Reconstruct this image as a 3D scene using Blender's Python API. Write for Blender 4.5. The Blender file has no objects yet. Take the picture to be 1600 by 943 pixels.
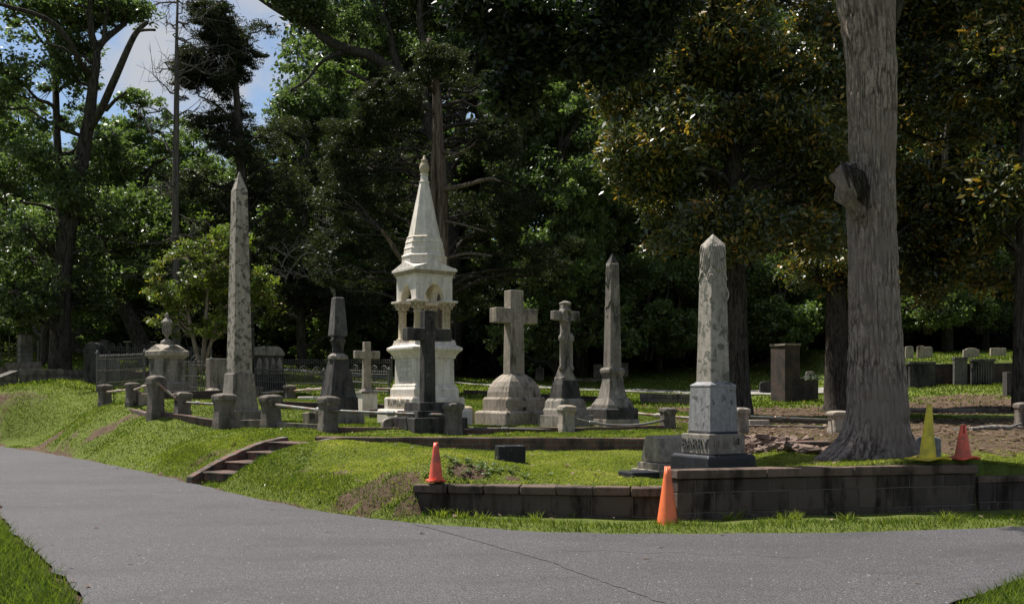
import bpy, math, random
import numpy as np
from mathutils import Vector, Matrix
R = math.radians
C = bpy.context.scene.collection
F = 1555.6; HZ = 615.0; EYE = 1.25      # focal length in photo pixels, horizon row, eye height
SUN_AZ = R(145); SUN_EL = R(63)         # azimuth measured counter-clockwise from +X

# ------------------------------------------------------------------ camera
cam = bpy.data.cameras.new('camera'); camo = bpy.data.objects.new('camera', cam); C.objects.link(camo)
camo.location = (0, 0, EYE); camo.rotation_euler = (R(90), 0, 0)
cam.lens = 35; cam.sensor_width = 36; cam.shift_y = (HZ - 471.5) / 1600
cam.clip_start = 0.1; cam.clip_end = 3000
scn = bpy.context.scene
scn.camera = camo
# ------------------------------------------------------------------ sky
wd = bpy.data.worlds.new('World'); scn.world = wd; wd.use_nodes = True
nt = wd.node_tree; nt.nodes.clear()
out = nt.nodes.new('ShaderNodeOutputWorld'); bg = nt.nodes.new('ShaderNodeBackground')
sky = nt.nodes.new('ShaderNodeTexSky'); sky.sky_type = 'NISHITA'; sky.sun_disc = False
sky.sun_elevation = SUN_EL; sky.sun_rotation = R(90) - SUN_AZ; sky.air_density = 1.0; sky.dust_density = 0.6; sky.ozone_density = 1.4
tc = nt.nodes.new('ShaderNodeTexCoord'); mp = nt.nodes.new('ShaderNodeMapping'); mp.inputs['Scale'].default_value = (1, 1, 1.7)
n1 = nt.nodes.new('ShaderNodeTexNoise'); n1.inputs['Scale'].default_value = 5.5; n1.inputs['Detail'].default_value = 9; n1.inputs['Roughness'].default_value = .58
rp = nt.nodes.new('ShaderNodeValToRGB'); rp.color_ramp.elements[0].position = .45; rp.color_ramp.elements[1].position = .60
mx = nt.nodes.new('ShaderNodeMixRGB'); mx.inputs[2].default_value = (4.4, 4.6, 5.0, 1)
nt.links.new(tc.outputs['Generated'], mp.inputs[0]); nt.links.new(mp.outputs[0], n1.inputs['Vector'])
nt.links.new(n1.outputs[0], rp.inputs[0]); nt.links.new(rp.outputs[0], mx.inputs[0]); nt.links.new(sky.outputs[0], mx.inputs[1])
nt.links.new(mx.outputs[0], bg.inputs[0]); nt.links.new(bg.outputs[0], out.inputs[0])
bg.inputs[1].default_value = 0.068
# ------------------------------------------------------------------ sun
sl = bpy.data.lights.new('sun', 'SUN'); sl.energy = 5.0; sl.angle = R(0.55); sl.color = (1, .955, .88)
so = bpy.data.objects.new('sun', sl); C.objects.link(so)
sd = Vector((math.cos(SUN_AZ) * math.cos(SUN_EL), math.sin(SUN_AZ) * math.cos(SUN_EL), math.sin(SUN_EL)))
so.rotation_euler = sd.to_track_quat('Z', 'Y').to_euler(); so.location = (-20, 30, 40)
scn.view_settings.view_transform = 'Standard'; scn.view_settings.look = 'None'
scn.view_settings.gamma = 1; scn.view_settings.use_curve_mapping = False
scn.view_settings.exposure = 0.85
scn.cycles.max_bounces = 6; scn.cycles.transparent_max_bounces = 4; scn.cycles.sample_clamp_indirect = 3.0

# ------------------------------------------------------------------ helpers
rng = np.random.default_rng(7); random.seed(7)
def W(px, py, d): return Vector(((px - 800) / F * d, d, EYE + (HZ - py) / F * d))
def smooth(t): t = np.clip(t, 0, 1); return t * t * (3 - 2 * t)
_lat = np.random.default_rng(3).random((256, 256))
def vnoise(x, y):
    x = np.asarray(x, float); y = np.asarray(y, float)
    xi = np.floor(x).astype(int); yi = np.floor(y).astype(int); fx = smooth(x - xi); fy = smooth(y - yi)
    g = lambda a, b: _lat[a & 255, b & 255]
    return (g(xi, yi) * (1 - fx) + g(xi + 1, yi) * fx) * (1 - fy) + (g(xi, yi + 1) * (1 - fx) + g(xi + 1, yi + 1) * fx) * fy
def fbm(x, y, o=4):
    s = 0; a = .5; t = 0
    for i in range(o): s = s + a * vnoise(x * 2 ** i + 17 * i, y * 2 ** i + 5 * i); t += a; a *= .5
    return s / t

class MB:
    def __init__(s): s.v = []; s.f = []
    def add(s, vs, fs):
        o = len(s.v); s.v += [tuple(v) for v in vs]; s.f += [tuple(i + o for i in f) for f in fs]; return s
    def box(s, c, size, rz=0, taper=1.0, jit=0, M=None):
        hx, hy, hz = size[0] / 2, size[1] / 2, size[2] / 2; vs = []
        for z in (-hz, hz):
            k = taper if z > 0 else 1
            for x, y in ((-hx, -hy), (hx, -hy), (hx, hy), (-hx, hy)):
                vs.append(Vector((x * k, y * k, z)))
        if jit: vs = [v + Vector([random.uniform(-jit, jit) for _ in range(3)]) for v in vs]
        rot = M if M is not None else Matrix.Rotation(rz, 3, 'Z')
        vs = [rot @ v + Vector(c) for v in vs]
        return s.add(vs, [(3, 2, 1, 0), (4, 5, 6, 7), (0, 1, 5, 4), (1, 2, 6, 5), (2, 3, 7, 6), (3, 0, 4, 7)])
    def loft(s, levels, n=4, c=(0, 0), a0=None):
        # levels (z, half) or (z, halfx, halfy); n=4 square, n=8 octagon, else round
        a0 = (math.pi / n if n <= 8 else 0) if a0 is None else a0
        k = 1 / math.cos(math.pi / n) if n <= 8 else 1
        vs = []
        for L in levels:
            hx, hy = (L[1], L[1]) if len(L) == 2 else (L[1], L[2])
            for i in range(n):
                a = a0 + 2 * math.pi * i / n; vs.append((c[0] + hx * k * math.cos(a), c[1] + hy * k * math.sin(a), L[0]))
        fs = [tuple(range(n - 1, -1, -1)), tuple(range(len(vs) - n, len(vs)))]
        for j in range(len(levels) - 1):
            for i in range(n):
                a = j * n + i; b = j * n + (i + 1) % n; fs.append((a, b, b + n, a + n))
        return s.add(vs, fs)
    def prism(s, poly, y0, y1, M=None):      # polygon in XZ, extruded along y
        n = len(poly); vs = [Vector((x, y0, z)) for x, z in poly] + [Vector((x, y1, z)) for x, z in poly]
        if M is not None: vs = [M @ v for v in vs]
        return s.add(vs, [tuple(range(n)), tuple(range(2 * n - 1, n - 1, -1))] + [((i + 1) % n, i, i + n, (i + 1) % n + n) for i in range(n)])
    def tube(s, pts, rad, n=8, cap=True):
        pts = [Vector(p) for p in pts]; m = len(pts)
        if not hasattr(rad, '__len__'): rad = [rad] * m
        t0 = (pts[1] - pts[0]).normalized(); u = t0.orthogonal().normalized(); vs = []
        for i, p in enumerate(pts):
            t = (pts[min(i + 1, m - 1)] - pts[max(i - 1, 0)]).normalized()
            u = (u - t * u.dot(t)); u = u.normalized() if u.length > 1e-6 else t.orthogonal().normalized()
            w = t.cross(u)
            for k in range(n):
                a = 2 * math.pi * k / n; vs.append(p + (u * math.cos(a) + w * math.sin(a)) * rad[i])
        fs = [(j * n + i, j * n + (i + 1) % n, (j + 1) * n + (i + 1) % n, (j + 1) * n + i) for j in range(m - 1) for i in range(n)]
        if cap: fs += [tuple(range(n - 1, -1, -1)), tuple(range((m - 1) * n, m * n))]
        return s.add(vs, fs)
    def build(s, name, mat, parent=None, bevel=0, smooth_=False, seg=2):
        me = bpy.data.meshes.new(name); me.from_pydata(s.v, [], s.f); me.update()
        if mat: me.materials.append(mat)
        o = bpy.data.objects.new(name, me); C.objects.link(o)
        if parent: o.parent = parent
        if smooth_: me.polygons.foreach_set('use_smooth', [True] * len(me.polygons))
        if bevel:
            b = o.modifiers.new('bevel', 'BEVEL'); b.width = bevel; b.segments = seg; b.limit_method = 'ANGLE'; b.angle_limit = R(25)
        return o
def npmesh(name, V, Fc, mat, parent=None, attr=None, smooth_=False, k=None):
    me = bpy.data.meshes.new(name); V = np.asarray(V, np.float32); Fc = np.asarray(Fc, np.int32); k = Fc.shape[1]
    me.vertices.add(len(V)); me.vertices.foreach_set('co', V.ravel())
    me.loops.add(Fc.size); me.loops.foreach_set('vertex_index', Fc.ravel())
    me.polygons.add(len(Fc)); me.polygons.foreach_set('loop_start', np.arange(len(Fc), dtype=np.int32) * k)
    me.polygons.foreach_set('loop_total', np.full(len(Fc), k, np.int32))
    if smooth_: me.polygons.foreach_set('use_smooth', np.ones(len(Fc), bool))
    me.update(calc_edges=True)
    for nm, dom, arr in (attr or []):
        a = me.attributes.new(nm, 'FLOAT', dom); a.data.foreach_set('value', np.asarray(arr, np.float32))
    me.materials.append(mat); o = bpy.data.objects.new(name, me); C.objects.link(o)
    if parent: o.parent = parent
    return o
def tag(o, label=None, cat=None, group=None, kind=None):
    if label: o['label'] = label
    if cat: o['category'] = cat
    if group: o['group'] = group
    if kind: o['kind'] = kind
    return o
def thing(name, label, cat, loc=(0, 0, 0), rz=0, group=None):
    o = bpy.data.objects.new(name, None); C.objects.link(o); o.empty_display_size = .2
    o.location = loc; o.rotation_euler = (0, 0, rz); return tag(o, label, cat, group)
def dup(root, loc, rz, label, sc=1.0, group=None):
    kids = list(root.children)
    r = root.copy(); C.objects.link(r); r.location = loc; r.rotation_euler = (0, 0, rz)
    r.scale = (sc, sc, sc) if not hasattr(sc, '__len__') else sc
    r['label'] = label
    if group: r['group'] = group
    for ch in kids:
        c = ch.copy(); C.objects.link(c); c.parent = r
        for g in list(ch.children): d = g.copy(); C.objects.link(d); d.parent = c
    return r

# ------------------------------------------------------------------ materials
def newmat(name):
    m = bpy.data.materials.new(name); m.use_nodes = True; nt = m.node_tree
    return m, nt, nt.nodes['Principled BSDF'], nt.nodes['Material Output']
def N(nt, t, **kw):
    n = nt.nodes.new(t)
    for k, v in kw.items():
        if k[0] == '_': setattr(n, k[1:], v)
        else:
            n.inputs[k.replace('__', ' ')].default_value = v
    return n
def L(nt, a, b): nt.links.new(a, b)
def ramp(nt, src, p0, p1, c0=(0, 0, 0, 1), c1=(1, 1, 1, 1)):
    r = nt.nodes.new('ShaderNodeValToRGB'); e = r.color_ramp.elements; e[0].position = p0; e[1].position = p1; e[0].color = c0; e[1].color = c1
    L(nt, src, r.inputs[0]); return r.outputs[0]
def mix(nt, fac, a, b, mode='MIX'):
    m = nt.nodes.new('ShaderNodeMixRGB'); m.blend_type = mode
    for i, s in ((0, fac), (1, a), (2, b)):
        if isinstance(s, (int, float)): m.inputs[i].default_value = s
        elif isinstance(s, tuple): m.inputs[i].default_value = s if len(s) == 4 else (*s, 1)
        else: L(nt, s, m.inputs[i])
    return m.outputs[0]
def noise(nt, vec, scale, detail=5, rough=.55, sc=None, dist=0):
    if sc is not None:
        mp = nt.nodes.new('ShaderNodeMapping'); mp.inputs['Scale'].default_value = sc; L(nt, vec, mp.inputs[0]); vec = mp.outputs[0]
    n = nt.nodes.new('ShaderNodeTexNoise'); n.inputs['Scale'].default_value = scale; n.inputs['Detail'].default_value = detail
    n.inputs['Roughness'].default_value = rough; n.inputs['Distortion'].default_value = dist; L(nt, vec, n.inputs['Vector']); return n.outputs[0]
def objco(nt, rnd=True):
    t = nt.nodes.new('ShaderNodeTexCoord')
    if not rnd: return t.outputs['Object']
    oi = nt.nodes.new('ShaderNodeObjectInfo'); a = nt.nodes.new('ShaderNodeVectorMath'); a.operation = 'MULTIPLY_ADD'
    a.inputs[1].default_value = (1, 1, 1); L(nt, t.outputs['Object'], a.inputs[0])
    mu = nt.nodes.new('ShaderNodeMath'); mu.operation = 'MULTIPLY'; mu.inputs[1].default_value = 37; L(nt, oi.outputs['Random'], mu.inputs[0])
    L(nt, mu.outputs[0], a.inputs[2]); return a.outputs[0]
def bump(nt, h, bs, strength=.4, dist=.02):
    b = nt.nodes.new('ShaderNodeBump'); b.inputs['Strength'].default_value = strength; b.inputs['Distance'].default_value = dist
    L(nt, h, b.inputs['Height']); L(nt, b.outputs[0], bs.inputs['Normal'])
def stone(name, base, alt, stain=(.03, .028, .026), stain_p=(.52, .7), lichen=(.3, .31, .27), lich_p=(.6, .66), rough=.85, fine=.25, warm=None):
    m, nt, bs, out = newmat(name); co = objco(nt)
    big = noise(nt, co, 2.2, 6, .6); c = mix(nt, ramp(nt, big, .35, .65), base, alt)
    st = noise(nt, co, 4.5, 7, .65, sc=(1, 1, .28)); c = mix(nt, ramp(nt, st, *stain_p), c, stain)
    li = noise(nt, co, 9, 4, .6, dist=.4); c = mix(nt, ramp(nt, li, *lich_p), c, lichen)
    if warm: w = noise(nt, co, 1.6, 4, .6); c = mix(nt, ramp(nt, w, .55, .72), c, warm)
    fn = noise(nt, co, 110, 2, .7); c = mix(nt, fine, c, ramp(nt, fn, .3, .7, (.25, .25, .25, 1), (1, 1, 1, 1)), 'MULTIPLY')
    c = mix(nt, 1.0, c, (1.0, .955, .92), 'MULTIPLY'); c = mix(nt, .55, c, ramp(nt, noise(nt, co, 17, 5, .75), .34, .62, (.38, .37, .35, 1)), 'MULTIPLY') if name != 'white_marble' else c; c = mix(nt, .45, c, ramp(nt, noise(nt, co, 7, 6, .7, sc=(2.2, 2.2, .22)), .36, .58, (.35, .33, .31, 1)), 'MULTIPLY')
    L(nt, c, bs.inputs['Base Color']); bs.inputs['Roughness'].default_value = rough
    bs.inputs['Specular IOR Level'].default_value = .25
    md = noise(nt, co, 30, 5, .7); bump(nt, mix(nt, .5, md, fn), bs, .5, .012); return m
M_white = stone('white_marble', (.76, .725, .67), (.62, .59, .545), (.26, .24, .20), (.58, .8), (.52, .48, .40), (.58, .7), .7, .12, (.62, .55, .42))
M_cream = stone('stained_marble', (.60, .53, .40), (.50, .43, .31), (.12, .10, .07), (.56, .76), (.5, .42, .28), (.55, .7), .8, .2)
M_gran = stone('grey_granite', (.34, .315, .28), (.23, .212, .188), (.035, .032, .028), (.5, .68), (.36, .36, .32), (.6, .67))
M_blot = stone('mottled_granite', (.45, .42, .37), (.36, .335, .295), (.07, .066, .055), (.56, .72), (.14, .135, .115), (.535, .57))
M_blue = stone('blue_granite', (.33, .34, .36), (.27, .28, .30), (.10, .10, .09), (.6, .78), (.12, .135, .12), (.6, .64), .7, .3)
M_barry = stone('lichened_granite', (.47, .44, .39), (.38, .355, .315), (.06, .06, .055), (.6, .72), (.19, .195, .165), (.56, .60), .8, .3)
M_dark = stone('blackened_stone', (.095, .09, .085), (.05, .048, .046), (.014, .014, .014), (.48, .62), (.15, .145, .13), (.63, .72))
M_warm = stone('tan_stone', (.44, .395, .335), (.32, .29, .245), (.045, .04, .033), (.52, .68), (.30, .28, .25), (.6, .7), .85, .25, (.40, .33, .24))
M_post = stone('post_granite', (.22, .195, .17), (.13, .115, .10), (.035, .032, .03), (.52, .66), (.30, .29, .26), (.6, .68), .9, .3)
M_dgran = stone('dark_granite', (.15, .145, .14), (.09, .087, .083), (.03, .03, .028), (.5, .66), (.24, .24, .22), (.62, .7))
M_ledge = stone('curb_stone', (.30, .265, .23), (.19, .155, .13), (.03, .026, .022), (.5, .68), (.30, .28, .25), (.62, .7), .9, .3)
M_black = stone('black_granite', (.022, .024, .034), (.03, .032, .04), (.01, .01, .012), (.5, .7), (.22, .22, .22), (.64, .68), .45, .1)
def brickmat(name, c1, c2, mortar, bw, bh, stainc=(.02, .017, .015), moss=None, sp=(.5, .68)):
    m, nt, bs, out = newmat(name); t = nt.nodes.new('ShaderNodeTexCoord'); co = t.outputs['Object']
    sx = nt.nodes.new('ShaderNodeSeparateXYZ'); L(nt, co, sx.inputs[0]); cb = nt.nodes.new('ShaderNodeCombineXYZ')
    ad = nt.nodes.new('ShaderNodeMath'); L(nt, sx.outputs[0], ad.inputs[0]); L(nt, sx.outputs[1], ad.inputs[1])
    L(nt, ad.outputs[0], cb.inputs[0]); L(nt, sx.outputs[2], cb.inputs[1])
    br = nt.nodes.new('ShaderNodeTexBrick'); L(nt, cb.outputs[0], br.inputs['Vector']); br.inputs['Scale'].default_value = 1
    br.inputs['Brick Width'].default_value = bw; br.inputs['Row Height'].default_value = bh; br.inputs['Mortar Size'].default_value = .008
    br.inputs['Color1'].default_value = (*c1, 1); br.inputs['Color2'].default_value = (*c2, 1); br.inputs['Mortar'].default_value = (*mortar, 1)
    st = noise(nt, co, 3, 7, .65, sc=(1, 1, .5)); c = mix(nt, ramp(nt, st, *sp), br.outputs[0], stainc)
    if moss: c = mix(nt, ramp(nt, noise(nt, co, 6, 5), .56, .68), c, moss)
    c = mix(nt, .4, c, noise(nt, co, 60, 3), 'MULTIPLY')
    L(nt, c, bs.inputs['Base Color']); bs.inputs['Roughness'].default_value = .93
    bump(nt, mix(nt, .35, br.outputs['Fac'], noise(nt, co, 40, 5), 'SUBTRACT'), bs, .8, -.012); return m
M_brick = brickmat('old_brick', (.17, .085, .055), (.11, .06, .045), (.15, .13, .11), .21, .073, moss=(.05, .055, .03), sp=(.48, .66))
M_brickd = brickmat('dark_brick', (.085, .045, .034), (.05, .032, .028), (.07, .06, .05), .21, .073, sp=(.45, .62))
M_rubble = brickmat('rubble_stone', (.20, .17, .14), (.12, .10, .085), (.05, .045, .04), .38, .16, moss=(.06, .06, .04))
def blockmat(name, c1, c2, streak):
    m, nt, bs, out = newmat(name); co = objco(nt, False)
    at = nt.nodes.new('ShaderNodeAttribute'); at.attribute_name = 'tint'
    c = mix(nt, at.outputs['Fac'], c1, c2)
    c = mix(nt, ramp(nt, noise(nt, co, 3.2, 7, .65, sc=(1.6, 1.6, .45)), .47, .64), c, streak)
    c = mix(nt, ramp(nt, noise(nt, co, 14, 5, .6, sc=(1, 1, .5)), .62, .75), c, (.17, .155, .14))
    c = mix(nt, .5, c, noise(nt, co, 90, 3), 'MULTIPLY')
    L(nt, c, bs.inputs['Base Color']); bs.inputs['Roughness'].default_value = .95; bs.inputs['Specular IOR Level'].default_value = .15
    bump(nt, noise(nt, co, 45, 6, .75), bs, .8, .012); return m
M_block = blockmat('stained_concrete_block', (.13, .102, .084), (.08, .064, .054), (.026, .020, .016))
M_cap = blockmat('concrete_coping', (.19, .135, .105), (.13, .10, .08), (.055, .04, .032))
def simple(name, col, rough=.7, metal=0, var=.3, scale=12, bmp=.2, rust=None):
    m, nt, bs, out = newmat(name); co = objco(nt)
    c = mix(nt, ramp(nt, noise(nt, co, scale, 6, .65), .3, .7), tuple(x * (1 - var) for x in col), tuple(min(1, x * (1 + var * .6)) for x in col))
    if rust: c = mix(nt, ramp(nt, noise(nt, co, scale * .7, 6), .5, .62), c, rust)
    L(nt, c, bs.inputs['Base Color']); bs.inputs['Roughness'].default_value = rough; bs.inputs['Metallic'].default_value = metal
    bump(nt, noise(nt, co, scale * 5, 4), bs, bmp, .005); return m
M_iron = simple('weathered_iron', (.10, .095, .09), .6, .2, .4, 20, .3, (.14, .11, .09))
M_pipe = simple('grey_pipe', (.20, .195, .18), .5, .5, .35, 9, .3, (.15, .10, .07))
M_orange = simple('faded_orange_plastic', (.80, .17, .055), .5, 0, .18, 7, .15, (.55, .12, .05))
M_red = simple('faded_red_plastic', (.72, .11, .06), .55, 0, .2, 9, .15, (.35, .08, .05))
M_yellow = simple('dirty_yellow_plastic', (.62, .50, .035), .6, 0, .25, 8, .2, (.40, .33, .04))
M_hole_shade = simple('recess_shade_black', (.01, .01, .01), .9)  # near-black colour painting the shade of an opening onto a solid plate
M_shed = simple('shed_timber', (.10, .085, .07), .8, 0, .4, 4)

M_roof = simple('metal_roof', (.16, .17, .18), .5, .3, .3, 3)
M_teal = simple('teal_paint', (.03, .09, .10), .6)
M_paper = simple('pale_sign', (.30, .30, .28), .8)
M_flower = simple('white_flower', (.7, .7, .62), .7)
def barkmat(name, c1, c2, sc=(1, 1, .16), scale=16, strength=1.0, patch=None, ridge=False):
    m, nt, bs, out = newmat(name); co = objco(nt)
    h = noise(nt, co, scale, 8, .7, sc=sc, dist=.6); h2 = noise(nt, co, scale * 3, 5, .7, sc=sc)
    hh = mix(nt, .35, h, h2)
    c = mix(nt, ramp(nt, hh, .45, .545), c2, c1)
    if ridge: ra = nt.nodes.new('ShaderNodeAttribute'); ra.attribute_name = 'ridge'; c = mix(nt, .75, c, ramp(nt, ra.outputs['Fac'], .14, .42, (.12, .10, .09, 1)), 'MULTIPLY'); c = mix(nt, ramp(nt, noise(nt, co, 1.3, 4), .4, .65), c, tuple(x * .6 for x in c1))
    if patch: c = mix(nt, ramp(nt, noise(nt, co, 3.5, 5, .6, sc=(1, 1, .5)), .58, .68), c, patch)
    L(nt, c, bs.inputs['Base Color']); bs.inputs['Roughness'].default_value = .95; bs.inputs['Specular IOR Level'].default_value = .1
    bump(nt, hh, bs, strength, .07); return m
M_bark = barkmat('dark_bark', (.075, .064, .053), (.022, .018, .015))
M_barkf = barkmat('grey_furrowed_bark', (.46, .375, .32), (.15, .118, .10), (1, 1, .22), 36, 1.0, None, True)
M_barkr = barkmat('reddish_cedar_bark', (.20, .155, .125), (.07, .05, .04), (1, 1, .06), 22)
M_dead = barkmat('bleached_dead_wood', (.26, .24, .215), (.12, .105, .09), (1, 1, .1), 20, .6)
M_snag = barkmat('grey_dead_wood', (.13, .115, .10), (.06, .05, .045), (1, 1, .1), 20, .6)
M_myr = barkmat('smooth_tan_bark', (.24, .19, .14), (.14, .11, .08), (1, 1, .3), 8, .4)
def leafmat(name, stops, trans=.45, gloss=.35, tcol=None, rgh=.4):
    m = bpy.data.materials.new(name); m.use_nodes = True; nt = m.node_tree; nt.nodes.clear()
    out = nt.nodes.new('ShaderNodeOutputMaterial'); at = nt.nodes.new('ShaderNodeAttribute'); at.attribute_name = 'tint'
    r = nt.nodes.new('ShaderNodeValToRGB'); r.color_ramp.elements[0].position = stops[0][0]; r.color_ramp.elements[0].color = (*stops[0][1], 1)
    r.color_ramp.elements[1].position = stops[-1][0]; r.color_ramp.elements[1].color = (*stops[-1][1], 1)
    for p, c in stops[1:-1]: e = r.color_ramp.elements.new(p); e.color = (*c, 1)
    L(nt, at.outputs['Fac'], r.inputs[0])
    d = nt.nodes.new('ShaderNodeBsdfPrincipled'); d.inputs['Roughness'].default_value = rgh; d.inputs['Specular IOR Level'].default_value = gloss
    L(nt, r.outputs[0], d.inputs['Base Color']); t = nt.nodes.new('ShaderNodeBsdfTranslucent')
    tc = mix(nt, 1.0, r.outputs[0], tcol or (1.3, 1.5, .6), 'MULTIPLY'); L(nt, tc, t.inputs[0])
    mx = nt.nodes.new('ShaderNodeMixShader'); mx.inputs[0].default_value = trans
    L(nt, d.outputs[0], mx.inputs[1]); L(nt, t.outputs[0], mx.inputs[2]); L(nt, mx.outputs[0], out.inputs[0]); return m
M_lfoak = leafmat('oak_leaf', [(0, (.050, .072, .032)), (.5, (.078, .108, .043)), (1, (.15, .185, .07))], .45, .4, (1.2, 1.4, .7))
M_lfbr = leafmat('bright_leaf', [(0, (.060, .088, .034)), (.5, (.095, .135, .045)), (1, (.17, .21, .07))], .45, .4, (1.2, 1.4, .65))
M_lfced = leafmat('cedar_foliage', [(0, (.018, .025, .014)), (.6, (.034, .042, .022)), (1, (.075, .080, .038))], .3, .1)
M_lfmag = leafmat('magnolia_leaf', [(0, (.024, .040, .016)), (.45, (.042, .064, .02)), (.63, (.09, .105, .026)), (.80, (.30, .22, .035)), (.92, (.36, .20, .035)), (1, (.36, .14, .04))], .35, .8, (1.3, 1.25, .6))
M_lfmyr = leafmat('myrtle_leaf', [(0, (.05, .075, .025)), (.5, (.10, .13, .03)), (.8, (.19, .20, .04)), (1, (.28, .17, .05))])
M_lfdk = leafmat('leaf_darkened_for_shade', [(0, (.009, .015, .008)), (.6, (.015, .026, .011)), (1, (.035, .055, .018))], .3, .3)  # leaf colour taken nearly to black to carry the shade inside the wood
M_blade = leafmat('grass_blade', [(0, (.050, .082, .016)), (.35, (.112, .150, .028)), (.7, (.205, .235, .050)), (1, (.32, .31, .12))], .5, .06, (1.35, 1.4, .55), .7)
def groundmat():
    m, nt, bs, out = newmat('ground_soil_and_turf'); co = objco(nt, False)
    at = nt.nodes.new('ShaderNodeAttribute'); at.attribute_name = 'soil'
    g = mix(nt, ramp(nt, noise(nt, co, 1.1, 6), .35, .65), (.095, .125, .024), (.135, .165, .035))
    g = mix(nt, ramp(nt, noise(nt, co, 25, 5, .7), .35, .7), g, (.13, .16, .04)); g = mix(nt, ramp(nt, noise(nt, co, 60, 3, .7), .55, .75), g, (.05, .065, .015))
    s = mix(nt, ramp(nt, noise(nt, co, 4, 8, .7), .35, .65), (.095, .062, .043), (.15, .108, .073))
    s = mix(nt, ramp(nt, noise(nt, co, 30, 6, .75), .45, .62), s, (.06, .035, .025)); s = mix(nt, ramp(nt, noise(nt, co, 75, 3, .7), .62, .7), s, (.24, .19, .135))
    f = nt.nodes.new('ShaderNodeMath'); f.operation = 'ADD'; L(nt, at.outputs['Fac'], f.inputs[0])
    nn = nt.nodes.new('ShaderNodeMath'); nn.operation = 'MULTIPLY_ADD'; nn.inputs[1].default_value = .8; nn.inputs[2].default_value = -.4
    L(nt, noise(nt, co, 9, 6, .7), nn.inputs[0]); L(nt, nn.outputs[0], f.inputs[1])
    c = mix(nt, ramp(nt, f.outputs[0], .4, .6), g, s)
    L(nt, c, bs.inputs['Base Color']); bs.inputs['Roughness'].default_value = 1; bs.inputs['Specular IOR Level'].default_value = .1
    bump(nt, noise(nt, co, 28, 7, .75), bs, 1, .04); return m
M_ground = groundmat()
def asphalt():
    m, nt, bs, out = newmat('asphalt'); co = objco(nt, False)
    c = mix(nt, ramp(nt, noise(nt, co, .55, 6), .35, .65), (.158, .140, .149), (.215, .192, .200))
    c = mix(nt, ramp(nt, noise(nt, co, .35, 5, .6, sc=(.4, 1, 1)), .48, .66), c, (.128, .115, .108)); c = mix(nt, ramp(nt, noise(nt, co, 1.6, 7, .7, sc=(.5, 1, 1)), .5, .7), c, (.075, .071, .073))
    v = nt.nodes.new('ShaderNodeTexVoronoi'); v.inputs['Scale'].default_value = 100; L(nt, co, v.inputs[0])
    c = mix(nt, ramp(nt, v.outputs['Distance'], .15, .6), c, (.055, .053, .056))
    r2 = ramp(nt, v.outputs['Color'], .93, .96); c = mix(nt, r2, c, (.42, .41, .41))
    c = mix(nt, .5, c, ramp(nt, noise(nt, co, 52, 4, .85), .42, .58, (.30, .30, .30, 1)), 'MULTIPLY'); c = mix(nt, .6, c, ramp(nt, noise(nt, co, 160, 3, .8), .3, .7, (.35, .35, .35, 1)), 'MULTIPLY')
    c = mix(nt, ramp(nt, noise(nt, co, 2.5, 7, .7), .62, .75), c, (.085, .08, .08))
    L(nt, c, bs.inputs['Base Color']); bs.inputs['Roughness'].default_value = .8; bs.inputs['Specular IOR Level'].default_value = .35
    bump(nt, v.outputs['Distance'], bs, .6, .006); return m
M_asph = asphalt()
M_path = simple('pale_path', (.24, .225, .20), .9, 0, .2, 3)
# ------------------------------------------------------------------ terrain
def pxw(px, py): d = EYE * F / (py - HZ); return ((px - 800) / F * d, d)
FAR = [(-30, 40), (-20, 32)] + [pxw(*p) for p in [(0, 697), (60, 705), (120, 716), (210, 733), (300, 754), (390, 776), (480, 795), (560, 807), (640, 815), (720, 822), (800, 827), (880, 831), (960, 833), (1100, 833), (1250, 832), (1400, 829), (1600, 822)]] + [(6.5, 9.7), (9, 10.6), (14, 12.5), (22, 16)]
NEAR = [(22, 12), (14, 9.2), (8, 8.0), (5, 7.6)] + [pxw(*p) for p in [(1600, 900), (1550, 920), (1490, 943)]] + [(2.25, 4.6), (2.0, 3), (2.0, -6), (-1.6, -6), (-1.7, 3), (-2.0, 4.4)] + [pxw(*p) for p in [(130, 943), (100, 905), (50, 858), (20, 828), (0, 806)]] + [(-6.3, 12.2), (-10, 16.5), (-17, 23.5), (-30, 33)]
ROAD = np.array(FAR + NEAR)
def segd(x, y, P, closed=True):
    d = np.full(np.shape(x), 1e9); n = len(P)
    for i in range(n if closed else n - 1):
        a = P[i]; b = P[(i + 1) % n]; e = (b[0] - a[0], b[1] - a[1]); l2 = e[0] ** 2 + e[1] ** 2
        t = np.clip(((x - a[0]) * e[0] + (y - a[1]) * e[1]) / l2, 0, 1); d = np.minimum(d, np.hypot(x - a[0] - t * e[0], y - a[1] - t * e[1]))
    return d
def inpoly(x, y, P):
    r = np.zeros(np.shape(x), bool); n = len(P)
    for i in range(n):
        x1, y1 = P[i]; x2, y2 = P[(i + 1) % n]
        if y1 == y2: continue
        c = ((y1 > y) != (y2 > y)) & (x < (x2 - x1) * (y - y1) / (y2 - y1) + x1); r ^= c
    return r
def roadsd(x, y): return np.where(inpoly(x, y, ROAD), -1, 1) * segd(x, y, ROAD)
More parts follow.
